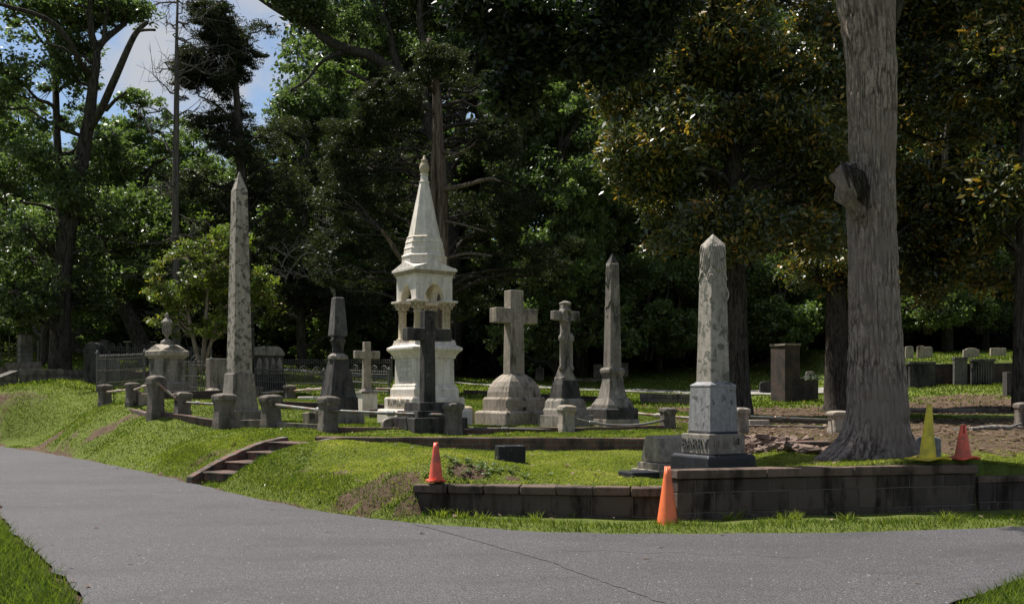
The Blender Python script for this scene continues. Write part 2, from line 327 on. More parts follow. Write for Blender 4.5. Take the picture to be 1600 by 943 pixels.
# the monuments: name -> (px, row of the foot, distance)
PL = dict(thomas=(663, 668, 19.3), obL=(374, 655, 20), urn=(261, 628, 23), dark=(528, 661, 18.6), crossS=(571, 641, 21.5), crossD=(668, 669, 16.9),
          crossB=(801, 664, 19.6), crossO=(881, 667, 18.6), ob2=(955, 668, 18.9), barry=(1114, 728, 10.75), slant=(1045, 712, 12.3),
          sarc=(416, 611, 27), slabL=(340, 620, 23.5), thin=(389, 622, 24), tree=(1370, 715, 11.35))
POSTS = [(164, 635, 23, .95), (207, 633, 21.5, .95), (243, 653, 19.5, 1.75), (285, 655, 19.5, 1), (350, 668, 18.5, 1.35), (424, 668, 18, 1.15), (512, 676, 16.6, 1.15), (708, 677, 16.5, 1.1), (884, 676, 16.8, 1),
         (452, 624, 25.5, .95), (404, 624, 26, .8), (1043, 670, 17.4, 1.0), (1157, 678, 16.3, 1.15), (1310, 677, 16.6, 1.05), (1598, 668, 18, 1.1)]
STEP = lambda x: .20 * smooth((x + 2.6) / 2.4)
CP = []
def cp(px, py, d, up=False, z=None):
    p = W(px, py, d); zz = p.z if z is None else z
    CP.append((p.x, p.y, zz + (0 if not up else float(STEP(p.x)))))
for k, v in PL.items(): cp(*v)
for p in POSTS: cp(*p[:3])
for x, y in [tuple(ROAD[i]) for i in range(1, 11)]: CP.append((x, y, .0))
for x, y in [(-4, 7.5), (-5.5, 10.5), (-9, 14), (-15, 20), (-3, 5), (0, 0), (5, 5), (9, 6), (-8, 5), (2, 7), (0, 8.8)]: CP.append((x, y, .0))
for a in [(60, 597, 27), (100, 595, 27), (0, 640, 24.5), (140, 600, 27), (300, 690, 16.5), (400, 683, 15.6), (250, 700, 16.3), (160, 640, 22)]: cp(*a)
for a in [(650, 745, 10.5), (850, 750, 10.4), (1000, 757, 10.1), (900, 708, 14.1), (1000, 706, 14), (750, 706, 14.2), (560, 690, 14.4), (600, 770, 10.35), (560, 740, 11.5), (500, 715, 12.8), (480, 762, 11.5), (440, 706, 13.5), (392, 736, 12.9), (300, 712, 15.2), (800, 730, 12)]: cp(*a, up=True)
for a in [(345, 750, 13.7)]: cp(*a)
for a in [(700, 672, 17), (900, 672, 17), (740, 601, 38), (1090, 612, 38), (900, 630, 28), (900, 655, 22), (760, 592, 50), (1000, 572, 52), (1180, 571, 50), (400, 608, 29), (480, 590, 36), (560, 585, 40), (250, 585, 32), (0, 555, 42), (60, 575, 35), (130, 562, 42),
          (1040, 645, 24), (1300, 718, 11.2), (1470, 716, 10.9), (1550, 730, 12), (1250, 700, 13.5), (1160, 678, 16), (1450, 690, 15), (1500, 640, 26), (1580, 660, 20), (1150, 648, 24), (1300, 640, 27), (1230, 625, 34), (1450, 607, 35), (1580, 602, 35), (1300, 572, 50), (1500, 580, 55)]: cp(*a)
CP += [(8, 12.5, .36), (12, 14, .4), (16, 20, .7), (30, 40, 2.6), (-35, 60, 4.5), (0, 80, 4.2), (40, 80, 4.5), (0, 140, 5.5), (-60, 140, 6), (70, 140, 6), (-40, 40, 1.2), (-25, 36, .6)]
# drop control points that sit almost on one another
_c = []
for p in CP:
    if all((p[0] - q[0]) ** 2 + (p[1] - q[1]) ** 2 > .3 for q in _c): _c.append(p)
CP = np.array(_c); _A = np.sqrt(((CP[:, None, :2] - CP[None, :, :2]) ** 2).sum(-1) + .8); n_ = len(CP)
_P = np.c_[np.ones(n_), CP[:, :2]]; _M = np.block([[_A + 0.02 * np.eye(n_), _P], [_P.T, np.zeros((3, 3))]]); _w = np.linalg.solve(_M, np.r_[CP[:, 2], 0, 0, 0])
def Ffun(x, y):
    x = np.asarray(x, float); y = np.asarray(y, float); s = _w[n_] + _w[n_ + 1] * x + _w[n_ + 2] * y
    for i in range(n_): s = s + _w[i] * np.sqrt((x - CP[i, 0]) ** 2 + (y - CP[i, 1]) ** 2 + .8)
    return s
def v2(px, py, d): p = W(px, py, d); return (p.x, p.y)
WA = (W(650, 805, 10.2).x, 10.2); WB = (W(1045, 815, 9.8).x, 9.8)                 # low front wall
WC = (W(1058, 812, 9.75).x, 9.75); WD = (W(1525, 800, 10.55).x, 10.55); WE = (13, 12.3)    # high front wall, lower wall going on
BA = (W(492, 682, 15.0).x, 15.0); BB = (W(1020, 687, 14.3).x, 14.3); BC = (W(1075, 687, 14.25).x, 14.25)      # brick wall
LOWREG = np.array([(WA[0] + .02, WA[1] + .1), (WB[0] + .12, WB[1] + .12), (WC[0] + .1, WC[1] + .12), (WD[0] + .1, WD[1] + .12), (WE[0], WE[1] + .12), (20, 14.0), (20, 4), (WA[0] + .02, 4)])
MIDREG = np.array([(-6, 15.4), (BA[0], BA[1] + .12), (BB[0], BB[1] + .12), (BC[0] + .9, BC[1] + .1), (BC[0] + .9, 4), (-6, 4)])
S0 = Vector((W(341, 742, 13.8).x, 13.8)); S1 = Vector((W(478, 684, 15.05).x, 15.05))       # stair foot, stair head
def Zg(x, y):
    x = np.asarray(x, float); y = np.asarray(y, float); z = Ffun(x, y)
    mid = inpoly(x, y, MIDREG); edge = smooth((BC[0] + .9 - x) / 1.0)
    z = z - np.where(mid, STEP(x) * edge, 0)
    z = z + .8 * smooth((x - 12.6) / 1.4) * (y > 36.3)
    z = z + (fbm(x * .9, y * .9, 3) - .5) * .10 * smooth((y - 10) / 4) + (fbm(x * 5, y * 5, 3) - .5) * .035
    low = inpoly(x, y, LOWREG); z = np.where(low, .015 + (fbm(x * 4, y * 4, 3) - .5) * .03, z)
    # the stair is cut into the bank
    e = S1 - S0; l2 = e.length_squared; t = ((x - S0.x) * e.x + (y - S0.y) * e.y) / l2; dd = ((x - S0.x) * -e.y + (y - S0.y) * e.x) / math.sqrt(l2)
    cut = (t > -.12) & (t < 1.0) & (dd > -.42) & (dd < .42); z = np.where(cut, np.minimum(z, .04 + .50 * np.clip(t, 0, 1) - .08), z)
    sd_ = roadsd(x, y) + (vnoise(x * 3, y * 3) - .5) * .12
    t = smooth(sd_ / .30); z = np.where(sd_ < 0, -.03, -.03 * (1 - t) + np.maximum(z, .005) * t)
    return z
SOIL_AND_SHADE = [(W(40, 655, 22.5), 1.3, .9), (W(25, 670, 21.5), 1.0, .6), (W(165, 668, 20.3), .6, .62), (W(85, 680, 20.5), 1.2, .5), (W(560, 762, 10.8), .42, .62), (W(605, 770, 10.4), .40, .62), (W(640, 785, 10.1), .2, .8), (W(520, 755, 11.8), .45, .55), (W(735, 748, 10.45), .2, 1),
        (W(800, 752, 10.4), .12, .7), (W(330, 700, 14.9), .5, .8), (W(300, 735, 14.0), .35, .9), (W(215, 636, 20.6), .5, .8), (W(1440, 676, 16), 3.6, 1.2), (W(1560, 660, 19), 4.5, 1.1), (W(1200, 668, 18.5), 2.0, .9), (W(1260, 695, 13.6), 1.1, 1.2), (W(1240, 640, 26), 4.0, 1.0), (W(1500, 640, 27), 5.5, .9),
        (W(1500, 612, 31), 2.2, .7), (W(1190, 600, 37), 1.6, 1.0), (W(110, 700, 17.8), .5, .6), (W(1370, 716, 11.2), .95, .75), (W(1240, 655, 21), 3.0, .9), (W(130, 575, 32), 3.0, 1), (W(10, 600, 26), .8, .5), (W(460, 720, 12.4), .35, .45), (W(1080, 655, 21), .7, .5), (W(20, 628, 25), 1.0, .5)]  # bare soil, except the right rear lawn patch: its brown stands in for dappled shade
def soil(x, y):
    s = np.zeros(np.shape(x)); nz = fbm(np.asarray(x) * 1.7, np.asarray(y) * 1.7, 4)
    for c, r, k in SOIL_AND_SHADE:
        q = np.hypot((x - c.x) * .8, (y - c.y) * 1.15) / r; s = np.maximum(s, k * smooth(1.25 - q))
    nz2 = fbm(np.asarray(x) * 6 + 3, np.asarray(y) * 3.2, 4); s = s * (.0 + .9 * nz + 1.1 * nz2)
    sd_ = roadsd(x, y); s = np.maximum(s, .9 * smooth(1 - sd_ / (.10 + .12 * nz)))
    s = np.maximum(s, .8 * smooth((np.asarray(y) - 46) / 6))
    return np.clip(s, 0, 1)
def axis(a, b, fine0, fine1, st, grow=1.12):
    c = list(np.arange(fine0, fine1, st)); s = st; v = fine1
    while v < b: c.append(v); s *= grow; v += s
    s = st; v = fine0 - st; lo = []
    while v > a: lo.append(v); s *= grow; v -= s
    return np.array(lo[::-1] + c)
gx = axis(-260, 260, -12, 7, .075); gy = axis(-25, 420, 5.5, 18, .075, 1.035); gy = np.array(sorted([v for v in gy if not 35.9 < v < 36.8] + [35.9, 36.22, 36.38, 36.8]))
X, Y = np.meshgrid(gx, gy); Zv = Zg(X, Y)
nx, ny = len(gx), len(gy); idx = np.arange(nx * ny).reshape(ny, nx)
Q = np.stack([idx[:-1, :-1], idx[:-1, 1:], idx[1:, 1:], idx[1:, :-1]], -1).reshape(-1, 4)
g = npmesh('ground', np.c_[X.ravel(), Y.ravel(), Zv.ravel()], Q, M_ground, attr=[('soil', 'POINT', soil(X, Y).ravel())], smooth_=True); tag(g, kind='structure')
# road sheet, densely cut so that the edge can wander
def densify(P, st):
    o = []
    for i in range(len(P)):
        a = np.array(P[i]); b = np.array(P[(i + 1) % len(P)]); n = max(1, int(np.hypot(*(b - a)) / st))
        for k in range(n): o.append(a + (b - a) * k / n)
    return np.array(o)
rp_ = densify(ROAD, .12); nrm = np.c_[fbm(rp_[:, 0] * 3, rp_[:, 1] * 3, 4) - .5, fbm(rp_[:, 0] * 3 + 40, rp_[:, 1] * 3, 4) - .5]; rp_ = rp_ + nrm * .16
import bmesh
bm = bmesh.new(); vs = [bm.verts.new((p[0], p[1], 0)) for p in rp_]; bm.faces.new(vs); bmesh.ops.triangulate(bm, faces=bm.faces[:])
me = bpy.data.meshes.new('road'); bm.to_mesh(me); bm.free()
if me.polygons[0].normal.z < 0: me.flip_normals()
me.materials.append(M_asph); o = bpy.data.objects.new('road', me); C.objects.link(o); tag(o, kind='structure')
# crack where the two roads join
def strip(name, pts, wid, mat, z0=.004, drape=None, kind='structure'):
    V = []; Fc = []
    for i, p in enumerate(pts):
        a = np.array(pts[max(0, i - 1)]); b = np.array(pts[min(len(pts) - 1, i + 1)]); t = (b - a) / np.hypot(*(b - a)); nn = np.array([-t[1], t[0]])
        w = wid(i) if callable(wid) else wid
        for s in (-1, 1):
            q = np.array(p) + nn * s * w / 2; V.append((q[0], q[1], (drape(q[0], q[1]) if drape else 0) + z0))
        if i: Fc.append((2 * i - 2, 2 * i - 1, 2 * i + 1, 2 * i))
    me = bpy.data.meshes.new(name); me.from_pydata(V, [], Fc); me.materials.append(mat)
    o = bpy.data.objects.new(name, me); C.objects.link(o); tag(o, kind=kind)
    if me.polygons[0].normal.z < 0: me.flip_normals()
    return o
ck = [pxw(*p) for p in [(645, 818), (680, 826), (740, 843), (800, 860), (860, 877), (930, 903), (1000, 928), (1060, 950), (1120, 985), (1170, 1030)]]
ckd = []
for i in range(len(ck) - 1):
    for k in range(14): t = k / 14; ckd.append((ck[i][0] * (1 - t) + ck[i + 1][0] * t + random.uniform(-.012, .012), ck[i][1] * (1 - t) + ck[i + 1][1] * t + random.uniform(-.012, .012)))
M_crack = simple('dark_crack', (.055, .052, .05), .95)
strip('road_crack', ckd, lambda i: .010 + .022 * random.random(), M_crack)
ck2 = [(pxw(870 + 12 * i, 858 + i * .35 + math.sin(i * .7) * 1.2)) for i in range(34)]
strip('road_crack', ck2, lambda i: .006 + .008 * random.random(), simple('faint_crack', (.09, .085, .083), .95))
pth = [(-9 + .8 * i, 38.6 - .02 * i - .00 * i * i) for i in range(30)]
pth = [(x, 38.3 - (x + 2) * .12) for x in np.arange(-10, 12.5, .5)]
strip('footpath', pth, 1.7, M_path, .05, lambda x, y: float(Zg(x, y)))
# ------------------------------------------------------------------ walls
def tintbuild(mb, name, mat, parent, per=6, bevel=.006):
    o = mb.build(name, mat, parent, bevel)
    a = o.data.attributes.new('tint', 'FLOAT', 'FACE'); r = np.repeat(rng.random(len(mb.f) // per + 1), per)[:len(mb.f)]; a.data.foreach_set('value', r.astype(np.float32)); return o
def blockwall(name, label, A, B, rows, zbase, thick, capover, blen=.41, capl=.42, caph=.10, off=0, capjit=.006, endcap=False, slope=0):
    A = Vector(A); B = Vector(B); e = B - A; Ln = e.length; rz = math.atan2(e.y, e.x)
    t = thing(name, label, 'wall', (A.x, A.y, 0), rz)
    m = MB(); z = zbase
    for r, h in enumerate(rows):
        x = -(blen * .5) * ((r + off) % 2)
        while x < Ln - .01:
            x0 = max(x, 0); x1 = min(x + blen, Ln)
            if x1 - x0 > .03: m.box(((x0 + x1) / 2, thick / 2 + random.uniform(-.004, .004), z + h / 2), (x1 - x0 - .007, thick, h - .007), 0, jit=.002)
            x += blen
        z += h
    tintbuild(m, 'masonry', M_block, t)
    MB().box((Ln / 2, thick / 2, (zbase + z) / 2), (Ln - .02, thick - .016, z - zbase - .01)).build('mortar', M_crackm, t)
    m = MB(); x = -capover
    while x < Ln:
        x1 = min(x + capl, Ln + (capover if endcap else 0))
        if x1 - x > .05: m.box(((x + x1) / 2, thick / 2 + random.uniform(-.008, .008), z + caph / 2 + .002), (x1 - x - .008, thick + 2 * capover, caph), random.uniform(-.006, .006), jit=capjit)
        x += capl
    tintbuild(m, 'coping', M_cap, t, bevel=.012); return t, z + caph
M_crackm = simple('wall_mortar', (.13, .115, .10), .95)
blockwall('low_block_wall', 'low stained concrete block retaining wall with separate cap blocks, left of the orange cone in the grass', WA, WB, [.10, .205], -.065, .16, .035, capl=.37, caph=.085, blen=.40)
blockwall('high_block_wall', 'tall dark block retaining wall below the pale obelisk and the big tree, two cones on its far end', WC, WD, [.14, .20, .13], -.06, .20, .02, capl=.98, caph=.09, blen=.40, off=1, endcap=True)
blockwall('lower_block_wall', 'lower dark block wall running on beyond the two cones at the right', (WD[0] + .04, WD[1] + .02), WE, [.16, .20], -.06, .20, .0, capl=.8, caph=.07, off=0)
def brickwall(name, label, A, B, za, zb, h, thick, mat, cat='wall', bevel=.01, n=1, wob=.006, cap=None, group=None):
    A = Vector(A); B = Vector(B); e = B - A; Ln = e.length; rz = math.atan2(e.y, e.x)
    k = max(2, int(Ln / .35)); m = MB(); V = []; f = []
    for i in range(k + 1):
        x = Ln * i / k; z = za + (zb - za) * i / k; a, b = random.uniform(-wob, wob), random.uniform(-wob, wob)
        V += [(x, 0 + a, z - h - .15), (x, 0 + b, z + a), (x, thick + a, z + b), (x, thick, z - h - .15)]
        if i:
            o = 4 * i; f += [(o - 4, o, o + 1, o - 3), (o - 3, o + 1, o + 2, o - 2), (o - 2, o + 2, o + 3, o - 1)]
    f += [(3, 2, 1, 0), (4 * k, 4 * k + 3, 4 * k + 2, 4 * k + 1)][::-1]
    m.add(V, [tuple(x[::-1]) if False else x for x in f])
    o = m.build(name, mat, None, bevel); o.location = (A.x, A.y, 0); o.rotation_euler = (0, 0, rz)
    o.data.validate(); tag(o, label, cat, group); return o
brickwall('brick_retaining_wall', 'low old red brick retaining wall across the lawn at the head of the steps', BA, BB, .60, .615, .26, .2, M_brick)
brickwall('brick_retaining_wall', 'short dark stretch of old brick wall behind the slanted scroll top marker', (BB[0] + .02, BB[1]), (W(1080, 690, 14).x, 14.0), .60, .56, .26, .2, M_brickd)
# stairs with a curved cheek wall
e = (S1 - S0); rzs = math.atan2(e.y, e.x); Ls = e.length
st = thing('garden_steps', 'mossy brown brick steps with a sloping side wall climbing the grass bank', 'steps', (S0.x, S0.y, 0), rzs)
for i in range(4):
    x0 = .04 + i * Ls / 4.2
    MB().box((x0 + .45, 0, .07 + .125 * i + .0), (.9, .76, .13), jit=.006).build('step', M_brick, st, .012)
    MB().box((x0 + .2, 0, .143 + .125 * i), (.44, .78, .022), jit=.004).build('tread', M_brick, st, .006)
cw = MB(); V = []; f = []; K = 16
for i in range(K + 1):
    t = i / K; x = -.14 + t * (Ls + .14); zt = .09 + .50 * (1 - (1 - t) ** 1.5) + random.uniform(-.006, .006); yo = .40 + .02 * math.sin(3 * t) + (-.02 if i % 2 else 0) * .3
    V += [(x, yo, -.15), (x, yo, zt), (x, yo + .15, zt), (x, yo + .15, -.15)]
    if i: o = 4 * i; f += [(o - 4, o, o + 1, o - 3), (o - 3, o + 1, o + 2, o - 2), (o - 2, o + 2, o + 3, o - 1)]
f += [(0, 1, 2, 3), (4 * K + 3, 4 * K + 2, 4 * K + 1, 4 * K)]
cw.add(V, f).build('side_wall', M_brick, st, .012)
cw = MB(); V = []; f = []
for i in range(K + 1):
    t = i / K; x = .45 * Ls + t * (Ls * .75); zt = .33 + .27 * (1 - (1 - t) ** 2)
    V += [(x, -.40, -.1), (x, -.40, zt), (x, -.52, zt), (x, -.52, -.1)]
    if i: o = 4 * i; f += [(o - 4, o - 3, o + 1, o), (o - 3, o - 2, o + 2, o + 1), (o - 2, o - 1, o + 3, o + 2)]
f += [(3, 2, 1, 0), (4 * K, 4 * K + 1, 4 * K + 2, 4 * K + 3)]
cw.add(V, f).build('side_wall', M_brick, st, .012)
# low curbs of the plot
def gz(x, y): return float(Zg(x, y))
def curb(label, p, q, h=.10, mat=None, th=.17, group=None):
    A = W(*p); B = W(*q); return brickwall('plot_curb', label, (A.x, A.y), (B.x, B.y), gz(A.x, A.y) + h, gz(B.x, B.y) + h, h + .1, th, mat or M_ledge, 'curb', group=group)
curb('weathered stone curb of the plot between the tall corner post and the post by the tall obelisk', (243, 653, 19.5), (350, 666, 18.5), .12, M_brick)
curb('clean grey stone curb in front of the tall left obelisk', (352, 667, 18.45), (424, 667, 18), .15)
curb('mossy curb running from the obelisk plot to the rounded post above the steps', (432, 668, 17.9), (505, 676, 16.7), .10)
curb('dark stone curb in front of the white monument and dark cross', (520, 677, 16.6), (700, 677, 16.6), .09, M_brick)
curb('dark stone curb under the fallen rail before the big tan cross', (716, 677, 16.6), (878, 677, 16.8), .08, M_brick)
curb('dark stone curb in front of the carved obelisk', (892, 676, 16.8), (1040, 672, 17.2), .08, M_brick)
curb('brick curb climbing from the corner post to the upper left posts', (164, 634, 22.9), (240, 653, 19.6), .05, M_brick)
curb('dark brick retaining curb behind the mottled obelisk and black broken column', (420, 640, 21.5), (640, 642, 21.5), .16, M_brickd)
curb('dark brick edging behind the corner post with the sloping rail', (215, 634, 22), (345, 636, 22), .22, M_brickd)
curb('pale stone curb on the far side of the posts right of the pale obelisk', (1165, 668, 18.5), (1300, 671, 18), .05)
curb('long low stone edging in the dirt beyond the yellow cone', (1418, 641, 25.5), (1560, 645, 24.5), .10)
curb('broken stone edging at the right edge behind the cones', (1500, 672, 17.6), (1600, 671, 17.8), .04)
curb('thin pale curb crossing the rear lawn behind the carved obelisk', (890, 594, 43), (975, 592, 43), .15)
curb('dark dry stone edging of the terrace behind the carved obelisk', (1000, 626, 29.5), (1110, 624, 29), .32, M_rubble, .3)
curb('long dark curb on the rear lawn between white monument and carved obelisk', (725, 622, 30), (985, 627, 29.5), .16, M_brickd, .3)
curb('pale rail-like curb behind the ornate cross', (1060, 650, 22.5), (1150, 652, 22), .05)

# ------------------------------------------------------------------ monuments
def faceang(px, th): return R(th) - math.atan((px - 800) / F)
class Mon:
    def __init__(s, name, label, cat, key, th, cx=None, sink=.0, group=None):
        px, by, d = PL[key] if isinstance(key, str) else key
        p = W(cx or px, by, d); s.d = d; s.s = d / F; s.by = by; s.th = th; s.z0 = gz(p.x, p.y)
        s.k = 1 / (math.cos(R(th)) + math.sin(R(th))) / 2
        s.o = thing(name, label, cat, (p.x, p.y, s.z0), faceang(px, th), group); s.py = (p.z - s.z0) / s.s
    def z(s, y): return (s.by - y) * s.s + s.py * s.s * 1.0
    def lv(s, arr, n=4): k = s.k if n == 4 else .49; return [(s.z(y), w * s.s * k) for y, w in arr]
    def part(s, name, arr, mat, n=4, bevel=.008, bot=0, smooth_=False):
        l = s.lv(arr, n); l[0] = (l[0][0] - .003 - bot, l[0][1]); return MB().loft(l, n).build(name, mat, s.o, bevel, smooth_)
def text(body, size, ext, mat, parent, M, name='inscription', align='CENTER'):
    cu = bpy.data.curves.new('lettering', 'FONT'); cu.body = body; cu.size = size; cu.extrude = ext; cu.align_x = align; cu.align_y = 'CENTER'; cu.resolution_u = 2; cu.offset = size * .012
    t = bpy.data.objects.new('lettering', cu); C.objects.link(t); bpy.context.view_layer.update()
    me = bpy.data.meshes.new_from_object(t.evaluated_get(bpy.context.evaluated_depsgraph_get())); bpy.data.objects.remove(t)
    me.materials.clear(); me.materials.append(mat); o = bpy.data.objects.new(name, me); C.objects.link(o); o.parent = parent; o.matrix_local = M; return o
def onleft(h, x, z):   # matrix placing text on the local -x face, reading outward
    return Matrix.Translation((-h, x, z)) @ Matrix.Rotation(R(-90), 4, 'Z') @ Matrix.Rotation(R(90), 4, 'X')
def onfront(h, x, z): return Matrix.Translation((x, -h, z)) @ Matrix.Rotation(R(90), 4, 'X')

# white canopied monument
T = Mon('canopy_monument', 'tall white marble monument with open arched canopy and an octagonal spire', 'monument', 'thomas', 29)
T.part('base', [(670, 149), (642, 149), (638.5, 144)], M_white, bot=.1, bevel=.012)
T.part('name_block', [(638.5, 126), (623, 126), (620, 122)], M_white)
T.part('plinth', [(620, 107), (608, 107), (604, 100), (602.5, 101), (600, 97)], M_white)
T.part('die', [(600, 93), (560, 92)], M_white)
T.part('cornice', [(560, 96), (558, 98), (556, 99), (551, 108), (548, 117), (547, 119), (543.5, 119), (543, 116), (539.5, 99), (536, 98)], M_white, bevel=.004)
h = 87 * T.s * T.k; cw_ = 13 * T.s / 2; zc0 = T.z(536); zc1 = T.z(471); off = h - cw_ * 1.05
for sx in (-1, 1):
    for sy in (-1, 1):
        c = (sx * off, sy * off)
        col = MB().loft([(zc0 - .003, .125), (zc0 + .05, .125)], 4, c).build('column_base', M_white, T.o, .006)
        MB().loft([(zc0 + .05, .112), (zc0 + .075, .115), (zc0 + .09, .09), (zc0 + .10, .080), (zc1 - .235, .073), (zc1 - .23, .088), (zc1 - .205, .088), (zc1 - .20, .075)], 20, c).build('column', M_cream, T.o, 0, True)
        cp_ = MB().loft([(zc1 - .2, .076), (zc1 - .15, .085), (zc1 - .09, .108), (zc1 - .045, .15), (zc1 - .04, .13)], 16, c)
        for a in range(8):
            an = a * math.pi / 4; cp_.box((c[0] + .13 * math.cos(an), c[1] + .13 * math.sin(an), zc1 - .075), (.05, .05, .06), an, jit=.008)
            cp_.box((c[0] + .105 * math.cos(an + .39), c[1] + .105 * math.sin(an + .39), zc1 - .13), (.04, .05, .06), an + .39, jit=.006)
        cp_.build('capital', M_cream, T.o, .008)
        MB().loft([(zc1 - .045, .155), (zc1 - .03, .165), (zc1, .165)], 4, c).build('abacus', M_white, T.o, .006)
za = T.z(471) - .002; zt = T.z(434); aw = h * .54; ar = T.z(445)
def archpoly(hw):
    P = [(-hw, za), (-aw, za)]
    for i in range(1, 10): t = math.pi / 3 * i / 10; P.append((-aw * (2 * math.cos(t) - 1), za + (ar - za) * math.sin(t) / math.sin(math.pi / 3)))
    P.append((0, ar)); P += [(-x, z) for x, z in P[::-1][1:]]; P += [(hw, zt), (-hw, zt)]; return P
for k in range(4):
    Mr = Matrix.Rotation(k * math.pi / 2, 4, 'Z'); hw = h if k % 2 == 0 else h - .145
    MB().prism(archpoly(hw), -h, -h + .14, Mr).build('arch_panel', M_white, T.o, .005)
MB().box((0, 0, zt - .03), (2 * h - .3, 2 * h - .3, .05)).build('ceiling', M_cream, T.o)
T.part('frieze', [(434, 89), (432, 91), (431, 90)], M_white); fz = MB().loft(T.lv([(431, 90), (426, 97)]), 4)
dn = T.z(428.5); hh = 95 * T.s * T.k
for k in range(4):
    Mr = Matrix.Rotation(k * math.pi / 2, 3, 'Z')
    for i in range(19):
        x = -hh + (i + .5) * 2 * hh / 19; fz.box(Mr @ Vector((x, -hh, dn)), (.024, .03, .05), k * math.pi / 2)
fz.build('dentil_band', M_cream, T.o, .003)
hr = 102 * T.s * T.k; z0 = T.z(426); z1 = T.z(422); zg = T.z(411)
rf = MB(); rf.box((0, 0, (z0 + z1) / 2), (2 * hr, 2 * hr, z1 - z0))
# eight-faced roof: corners low, a gable on each side
V = []; f = []
for k in range(4):
    Mr = Matrix.Rotation(k * math.pi / 2, 3, 'Z'); o = len(V)
    V += [Mr @ Vector(v) for v in ((-hr * .98, -hr * .98, z1), (hr * .98, -hr * .98, z1), (0, -hr * .95, zg), (0, 0, zg + .02), (-hr * .42, -hr * .42, zg - .01), (hr * .42, -hr * .42, zg - .01))]
    f += [(o, o + 1, o + 2), (o, o + 2, o + 3, o + 4), (o + 1, o + 5, o + 3, o + 2)]
rf.add(V, f); rf.build('gabled_roof', M_white, T.o, .004)
T.part('spire_drum', [(412, 66), (404, 66), (402.5, 68), (401, 67), (399, 61), (391, 59), (390, 60.5), (388.5, 58), (382, 55), (381, 56.5), (379, 55), (374, 51.5), (372.5, 53), (371, 49)], M_white, 8, .004, bot=.03)
T.part('spire', [(371, 47.5), (286, 14)], M_white, 8, .004)
T.part('spire_collar', [(286.5, 14), (285.5, 16.5), (284, 16.5), (283, 12.5), (274, 11.5), (273.5, 13.5), (272, 13.5), (271.5, 11)], M_white, 12, .003)
T.part('finial', [(272, 10.5), (266, 15), (261, 16), (257, 13), (252.5, 8.5), (251.5, 10.5), (250, 10.5), (249, 5), (245, 4.5), (243, 1.5)], M_cream, 14, 0, smooth_=True)
M_let = simple('relief_shadow_lettering', (.30, .27, .22), .8); M_let2 = simple('worn_lettering', (.42, .41, .38), .8)  # M_let is darkened to paint in the shadow of the raised letters
hb = 126 * T.s * T.k; text('THOMAS', .22, .02, M_let, T.o, onleft(hb, .0, (T.z(621) + T.z(638)) / 2))
hd = 92.5 * T.s * T.k
for i, s_ in enumerate(['IN MEMORY OF', 'OUR BELOVED', 'BORN', 'IN THIS CITY', 'DIED', 'AGED 61 YEARS']):
    pass
wr = MB()   # rows of small weathered engraved strokes, unreadable as in the photo
for r, (y, wd_) in enumerate([(565, .42), (569, .30), (573, .46), (581, .40), (585, .28), (589, .44), (593, .5)]):
    x = -wd_ / 2
    while x < wd_ / 2:
        w = random.uniform(.012, .03); wr.box((-hd - .003, x, T.z(y) + random.uniform(-.003, .003)), (.004, w, .026)); x += w + .014
nf_ = len(wr.f); wr.box((-hd - .0005, 0, T.z(579)), (.003, .54, .44)); wo = wr.build('worn_inscription', M_let2, T.o); wo.data.materials.append(M_white); wo.data.polygons.foreach_set('material_index', [0] * nf_ + [1] * (len(wo.data.polygons) - nf_))

# tall left obelisk
O = Mon('tall_obelisk', 'tallest obelisk, slender grey shaft covered in dark lichen blotches, at the left', 'monument', 'obL', 24)
O.part('base_slab', [(658, 76), (642, 76), (640, 73)], M_gran, bot=.1)
O.part('flared_plinth', [(641, 59), (632, 57), (620, 52), (600, 48), (584, 45.5), (583, 42)], M_gran)
O.part('shaft', [(583, 39.5), (298, 25)], M_blot); O.part('point', [(298, 25), (268, 1)], M_blot)
# carved obelisk
O = Mon('carved_obelisk', 'grey obelisk with ribbed carving on a waisted moulded pedestal, right of the ornate cross', 'monument', 'ob2', 32, cx=957)
O.part('base_slab', [(670, 84), (654, 84)], M_warm, bot=.1); O.part('name_block', [(654, 80), (639, 80), (636, 68)], M_dark)
O.part('step', [(636, 67), (632, 66), (624, 53), (622, 50)], M_gran)
O.part('waisted_pedestal', [(622, 47), (612, 41), (600, 35), (591, 32), (587, 33), (582, 39), (578, 40), (575, 36), (574, 31)], M_gran, bevel=.004)
O.part('shaft', [(574, 28.5), (411, 20)], M_gran); O.part('point', [(411, 20), (396, 1)], M_dark)
dr = MB(); hs = 20.6 * O.s * O.k
def drape(mon, y0, y1, wtop, face, n=5, dx=0):
    m = MB()
    for i in range(n):
        u = (i + .5) / n * 2 - 1; pts = []; 
        for j in range(7):
            t = j / 6; y = y0 + (y1 - y0) * t * (1 - .25 * abs(u)); w = wtop(y) * mon.s * mon.k
            x = u * w * .85 * (1 - .1 * t) + .01 * math.sin(j * 1.7 + i); dpt = -w - .001
            pts.append((x, dpt, mon.z(y)) if face else (dpt, x, mon.z(y)))
        m.tube(pts, [.014 + .004 * math.sin(j * 2 + i) for j in range(7)], 6)
    return m
wf = lambda y: 20 + (y - 411) * 8.5 / 163
for fc in (0, 1): drape(O, 412, 452, wf, fc, 4).build('carved_ribs', M_gran, O.o, 0, True)
m = MB()
for fc in (0, 1):
    pts = []
    for j in range(17):
        t = j / 16; y = 470 + 8 * math.sin(t * 3.14) + 44 * max(0, t - .45) ; w = wf(y) * O.s * O.k; x = (-1 + 2 * t if t < .5 else 1 - 2 * (t - .5) * 1) * w * .8
        pts.append((x, -w - .004, O.z(y)) if fc else (-w - .004, x, O.z(y)))
    m.tube(pts, .013, 6)
m.build('carved_garland', M_gran, O.o, 0, True)
